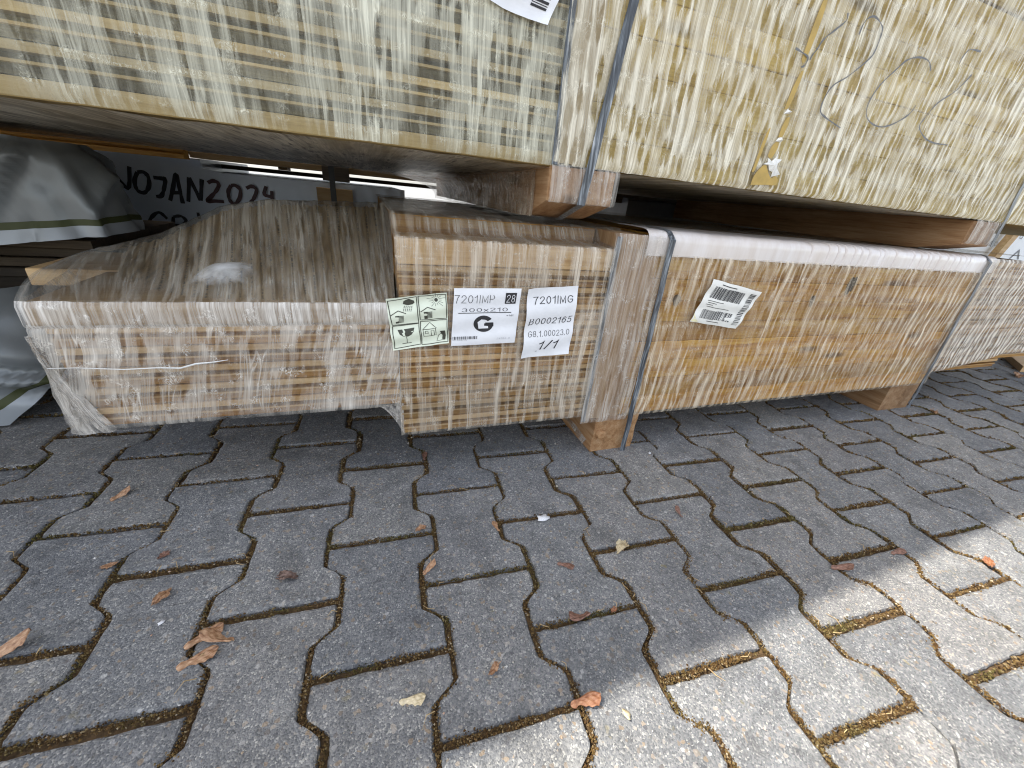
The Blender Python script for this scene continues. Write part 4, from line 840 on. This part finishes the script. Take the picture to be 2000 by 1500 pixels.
# ------------------------------------------------------------------ fallen seeds, leaves and flakes
def leaf_mat(name, a, b):
    m = Mat(name); co = m.obj(); n1 = m.noise(m.scale(co, (5, 17, 6)), 1.0, 5, 0.65)
    c = m.ramp(n1, [(0.33, tuple(.55 * v for v in a)), (0.42, a), (0.66, b)])
    return m.done(m.bsdf(c, 0.55, m.bump(n1, 0.4, 0.001)))
L1 = leaf_mat('seed_tan', (.27, .13, .06), (.50, .31, .18)); L2 = leaf_mat('seed_russet', (.13, .06, .038), (.29, .155, .11)); L3 = leaf_mat('leaf_brown', (.10, .058, .042), (.27, .17, .13)); L4 = leaf_mat('leaf_orange', (.24, .090, .038), (.38, .19, .10)); L5 = leaf_mat('flake_cream', (.52, .42, .25), (.68, .58, .40)); L6 = leaf_mat('flake_white', (.72, .72, .74), (.84, .84, .85))
def samara_mesh(bend=.15, seed=0):
    """Winged maple seed, 1 unit long: swollen nut at x=0, veined wing widening to x=1, torn and curled at its thin edge."""
    s, t = np.meshgrid(np.linspace(0, 1, 29), np.linspace(-1, 1, 15), indexing='ij')
    w = np.interp(s, [0, .05, .14, .26, .42, .65, .85, .95, 1], [.02, .10, .12, .085, .13, .20, .22, .15, .03])
    rag = np.where(t < 0, 1 + .22 * vnoise(s * 13, t * 0 + seed, seed + 40) - .25 * np.clip(vnoise(s * 5, t * 0, seed + 41), 0, 1), 1)
    y = t * w * np.where(t > 0, .62, 1.30) * rag + .07 * np.sin(s * 2.4) + .03 * vnoise(s * 2, t * 0, seed + 45)
    nut = np.exp(-((s - .13) / .085) ** 2) * np.clip(1 - t * t, 0, 1)
    z = .02 + bend * .42 * s ** 2 + .075 * nut + .022 * np.sin((s * 9 + t * 2.2) * 3.1) * s * (t < .35) + .10 * bend * np.sin(t * 1.6 + s * 2) + .03 * np.exp(-((t - .55) / .16) ** 2) * s
    z = z + .10 * vnoise(s * 3.2 + seed, t * 2.2, seed + 43) * np.abs(t) * s
    m = MB(); P = np.stack([s, y, np.maximum(z, .004)], -1); m.grid(P); Q = P.copy(); Q[..., 2] -= .012; m.grid(Q[::-1])
    me = bpy.data.meshes.new('seed_wing'); me.from_pydata(m.v, [], m.f); me.update(); return me
def curled_mesh(seed, curl=2.2):
    """Dry leaf scrap: a toothed patch with a midrib, rolled and buckled along its length."""
    s, t = np.meshgrid(np.linspace(-1, 1, 27), np.linspace(-1, 1, 19), indexing='ij')
    ed = 1 + .55 * vnoise(s * 3, t * 3, seed) + .40 * vnoise(s * 8, t * 8, seed + 1)
    a = t * curl * .5 * (1 + .5 * vnoise(s * 1.5, t * 0, seed + 4))
    wd = np.clip(1.1 - .75 * s * s, .15, 1.2)
    x = .5 * s * ed + .06 * t * t; y = .30 * np.sin(a) / max(.4, curl * .5) * ed * wd
    z = .10 + .30 * (1 - np.cos(a)) / max(.4, curl * .5) * wd + .16 * vnoise(s * 2.2, t * 2.2, seed + 2) + .06 * vnoise(s * 7, t * 7, seed + 3) - .035 * np.exp(-(t / .10) ** 2) + .10 * s * s * np.sin(seed)
    z = z - z.min() + .01
    m = MB(); m.grid(np.stack([x, y, z], -1)); me = bpy.data.meshes.new('leaf_blade'); me.from_pydata(m.v, [], m.f); me.update(); return me
def flake_mesh(seed):
    a = np.linspace(0, 2 * math.pi, 15)[:-1]; r = .5 * (1 + .9 * vnoise(a * 1.7, a * 0 + seed, seed))
    m = MB(); n = 14
    m.add([(math.cos(t) * q * 1.2, math.sin(t) * q * .8, .16 + .05 * math.sin(3 * t)) for t, q in zip(a, r)] + [(math.cos(t) * q, math.sin(t) * q * .7, .02) for t, q in zip(a, r)] + [(0, 0, .22)],
          [(i, (i + 1) % n, 2 * n) for i in range(n)] + [(i, n + i, n + (i + 1) % n, (i + 1) % n) for i in range(n)])
    me = bpy.data.meshes.new('flake'); me.from_pydata(m.v, [], m.f); me.update(); return me
flk, flk2 = flake_mesh(2), flake_mesh(6); samA, samB, curlA, curlB = 'samA', 'samB', 'curlA', 'curlB'
ITEMS = [  # name, mesh, material, x, y, size, turn, label, category
 ('maple_seed', samB, L1, -1.000, -.226, .074, .32, 'large tan winged seed lying along the mossy joint at the edge of the paving', 'maple seed'),
 ('maple_seed', samA, L1, -.792, -.266, .066, .42, 'tan winged seed with frayed wing, topmost in the clump of three', 'maple seed'),
 ('maple_seed', samB, L1, -.738, -.272, .060, 2.75, 'tan winged seed with a torn wing edge in the clump of three', 'maple seed'),
 ('maple_seed', samA, L1, -.792, -.290, .066, .22, 'narrow folded tan seed, lowest in the clump of three', 'maple seed'),
 ('dry_leaf', curlB, L1, -.842, -.184, .036, 1.1, 'small tan leaf scrap lying flat beside a paver edge', 'dry leaf'),
 ('dry_leaf', curlA, L3, -.690, -.192, .044, -.25, 'dark curled brown leaf alone in the middle of a paver', 'dry leaf'),
 ('maple_seed', samB, L1, -.995, .045, .048, .75, 'light brown curved seed on a paver in the deep shade under the pack', 'maple seed'),
 ('dry_leaf', curlB, L1, -.931, -.108, .026, .3, 'tiny tan scrap at the corner of a mossy joint', 'dry leaf'),
 ('dry_leaf', curlB, L2, -.868, -.105, .024, .9, 'tiny reddish scrap just beside a cross joint', 'dry leaf'),
 ('maple_seed', samA, L2, -.458, .050, .040, 1.4, 'dark red narrow seed standing in a joint under the pack edge', 'maple seed'),
 ('maple_seed', samA, L5, -.545, -.398, .048, -.25, 'pale yellow winged seed pointing its nut at a joint', 'maple seed'),
 ('maple_seed', samA, L4, -.352, -.458, .060, -.12, 'bright orange broad seed on the shadow line', 'maple seed'),
 ('maple_seed', samB, L2, -.272, -.362, .058, 3.2, 'red-brown broad seed lying in a cross joint', 'maple seed'),
 ('dry_leaf', curlB, L4, -.236, -.368, .018, .4, 'tiny orange leaf crumb on a shaded paver', 'dry leaf'),
 ('dry_leaf', curlA, L1, -.429, -.395, .028, .6, 'small tan leaf fold on the paver beyond the pale yellow seed', 'dry leaf'),
 ('maple_seed', samA, L2, -.283, -.270, .044, -.55, 'russet thin seed on a paver beside a wavy joint', 'maple seed'),
 ('maple_seed', samB, L2, .004, -.235, .040, 1.35, 'russet upright-looking seed alone below the wooden foot', 'maple seed'),
 ('dry_leaf', curlA, L5, -.160, -.270, .050, .45, 'crumpled straw-coloured leaf caught in a cross joint', 'dry leaf'),
 ('maple_seed', samB, L2, .190, -.402, .055, -.38, 'reddish slim seed just inside the shadow line', 'maple seed'),
 ('maple_seed', samA, L2, .345, -.410, .048, -.12, 'dark red seed straddling the shadow line', 'maple seed'),
 ('dry_leaf', curlB, L4, .512, -.478, .046, .5, 'sunlit golden leaf scrap with a dark stalk', 'dry leaf'),
 ('maple_seed', samA, L1, -.357, -.182, .038, 1.75, 'tan seed leaning against a joint in the shade', 'maple seed'),
 ('maple_seed', samB, L1, -.497, -.236, .038, .6, 'light tan seed tilted on the wavy joint', 'maple seed'),
 ('dry_leaf', curlA, L1, -.490, -.145, .030, .2, 'curled tan leaf at the end of a cross joint', 'dry leaf'),
 ('dry_leaf', curlB, L1, 2.22, .115, .10, .2, 'tan leaf lying on the far paving near the loose plank', 'dry leaf'),
 ('dry_leaf', curlA, L1, 1.24, -.04, .05, .9, 'tan leaf on the paving below the far end of the pack', 'dry leaf'),
 ('flake', flk, L6, -.268, -.171, .030, .2, 'white ragged flake on a paver, largest of the pale spots', 'white flake'),
 ('flake', flk2, L6, .075, -.035, .013, .9, 'small white spot on the paving beside the wooden foot', 'white flake'),
 ('flake', flk2, L5, -.292, -.487, .016, 1.9, 'cream seed husk on the sunlit paver', 'husk'),
 ('flake', flk, L6, -.830, -.222, .010, .9, 'tiny white speck above the clump of three seeds', 'white flake'),
]
for it, (nm, me, mt, x, y, sz, rot, lab, cat) in enumerate(ITEMS):
    mm = {'samA': lambda: samara_mesh(random.uniform(.1, .5), it), 'samB': lambda: samara_mesh(random.uniform(.5, 1.1), it), 'curlA': lambda: curled_mesh(it, random.uniform(1.9, 3.0)), 'curlB': lambda: curled_mesh(it, random.uniform(.9, 1.6))}[me]() if isinstance(me, str) else me.copy(); mm.materials.append(mt); mm.polygons.foreach_set('use_smooth', [True] * len(mm.polygons))
    o = bpy.data.objects.new(nm, mm); COL.objects.link(o); o.location = (x, y, .0012); o.scale = (sz * .64,) * 3; o.rotation_euler = (random.uniform(-.06, .06), random.uniform(-.05, .05), rot)
    tag(o, lab, cat, {'maple_seed': 'fallen maple seeds', 'dry_leaf': 'dry leaf scraps', 'flake': 'pale flakes'}[nm])
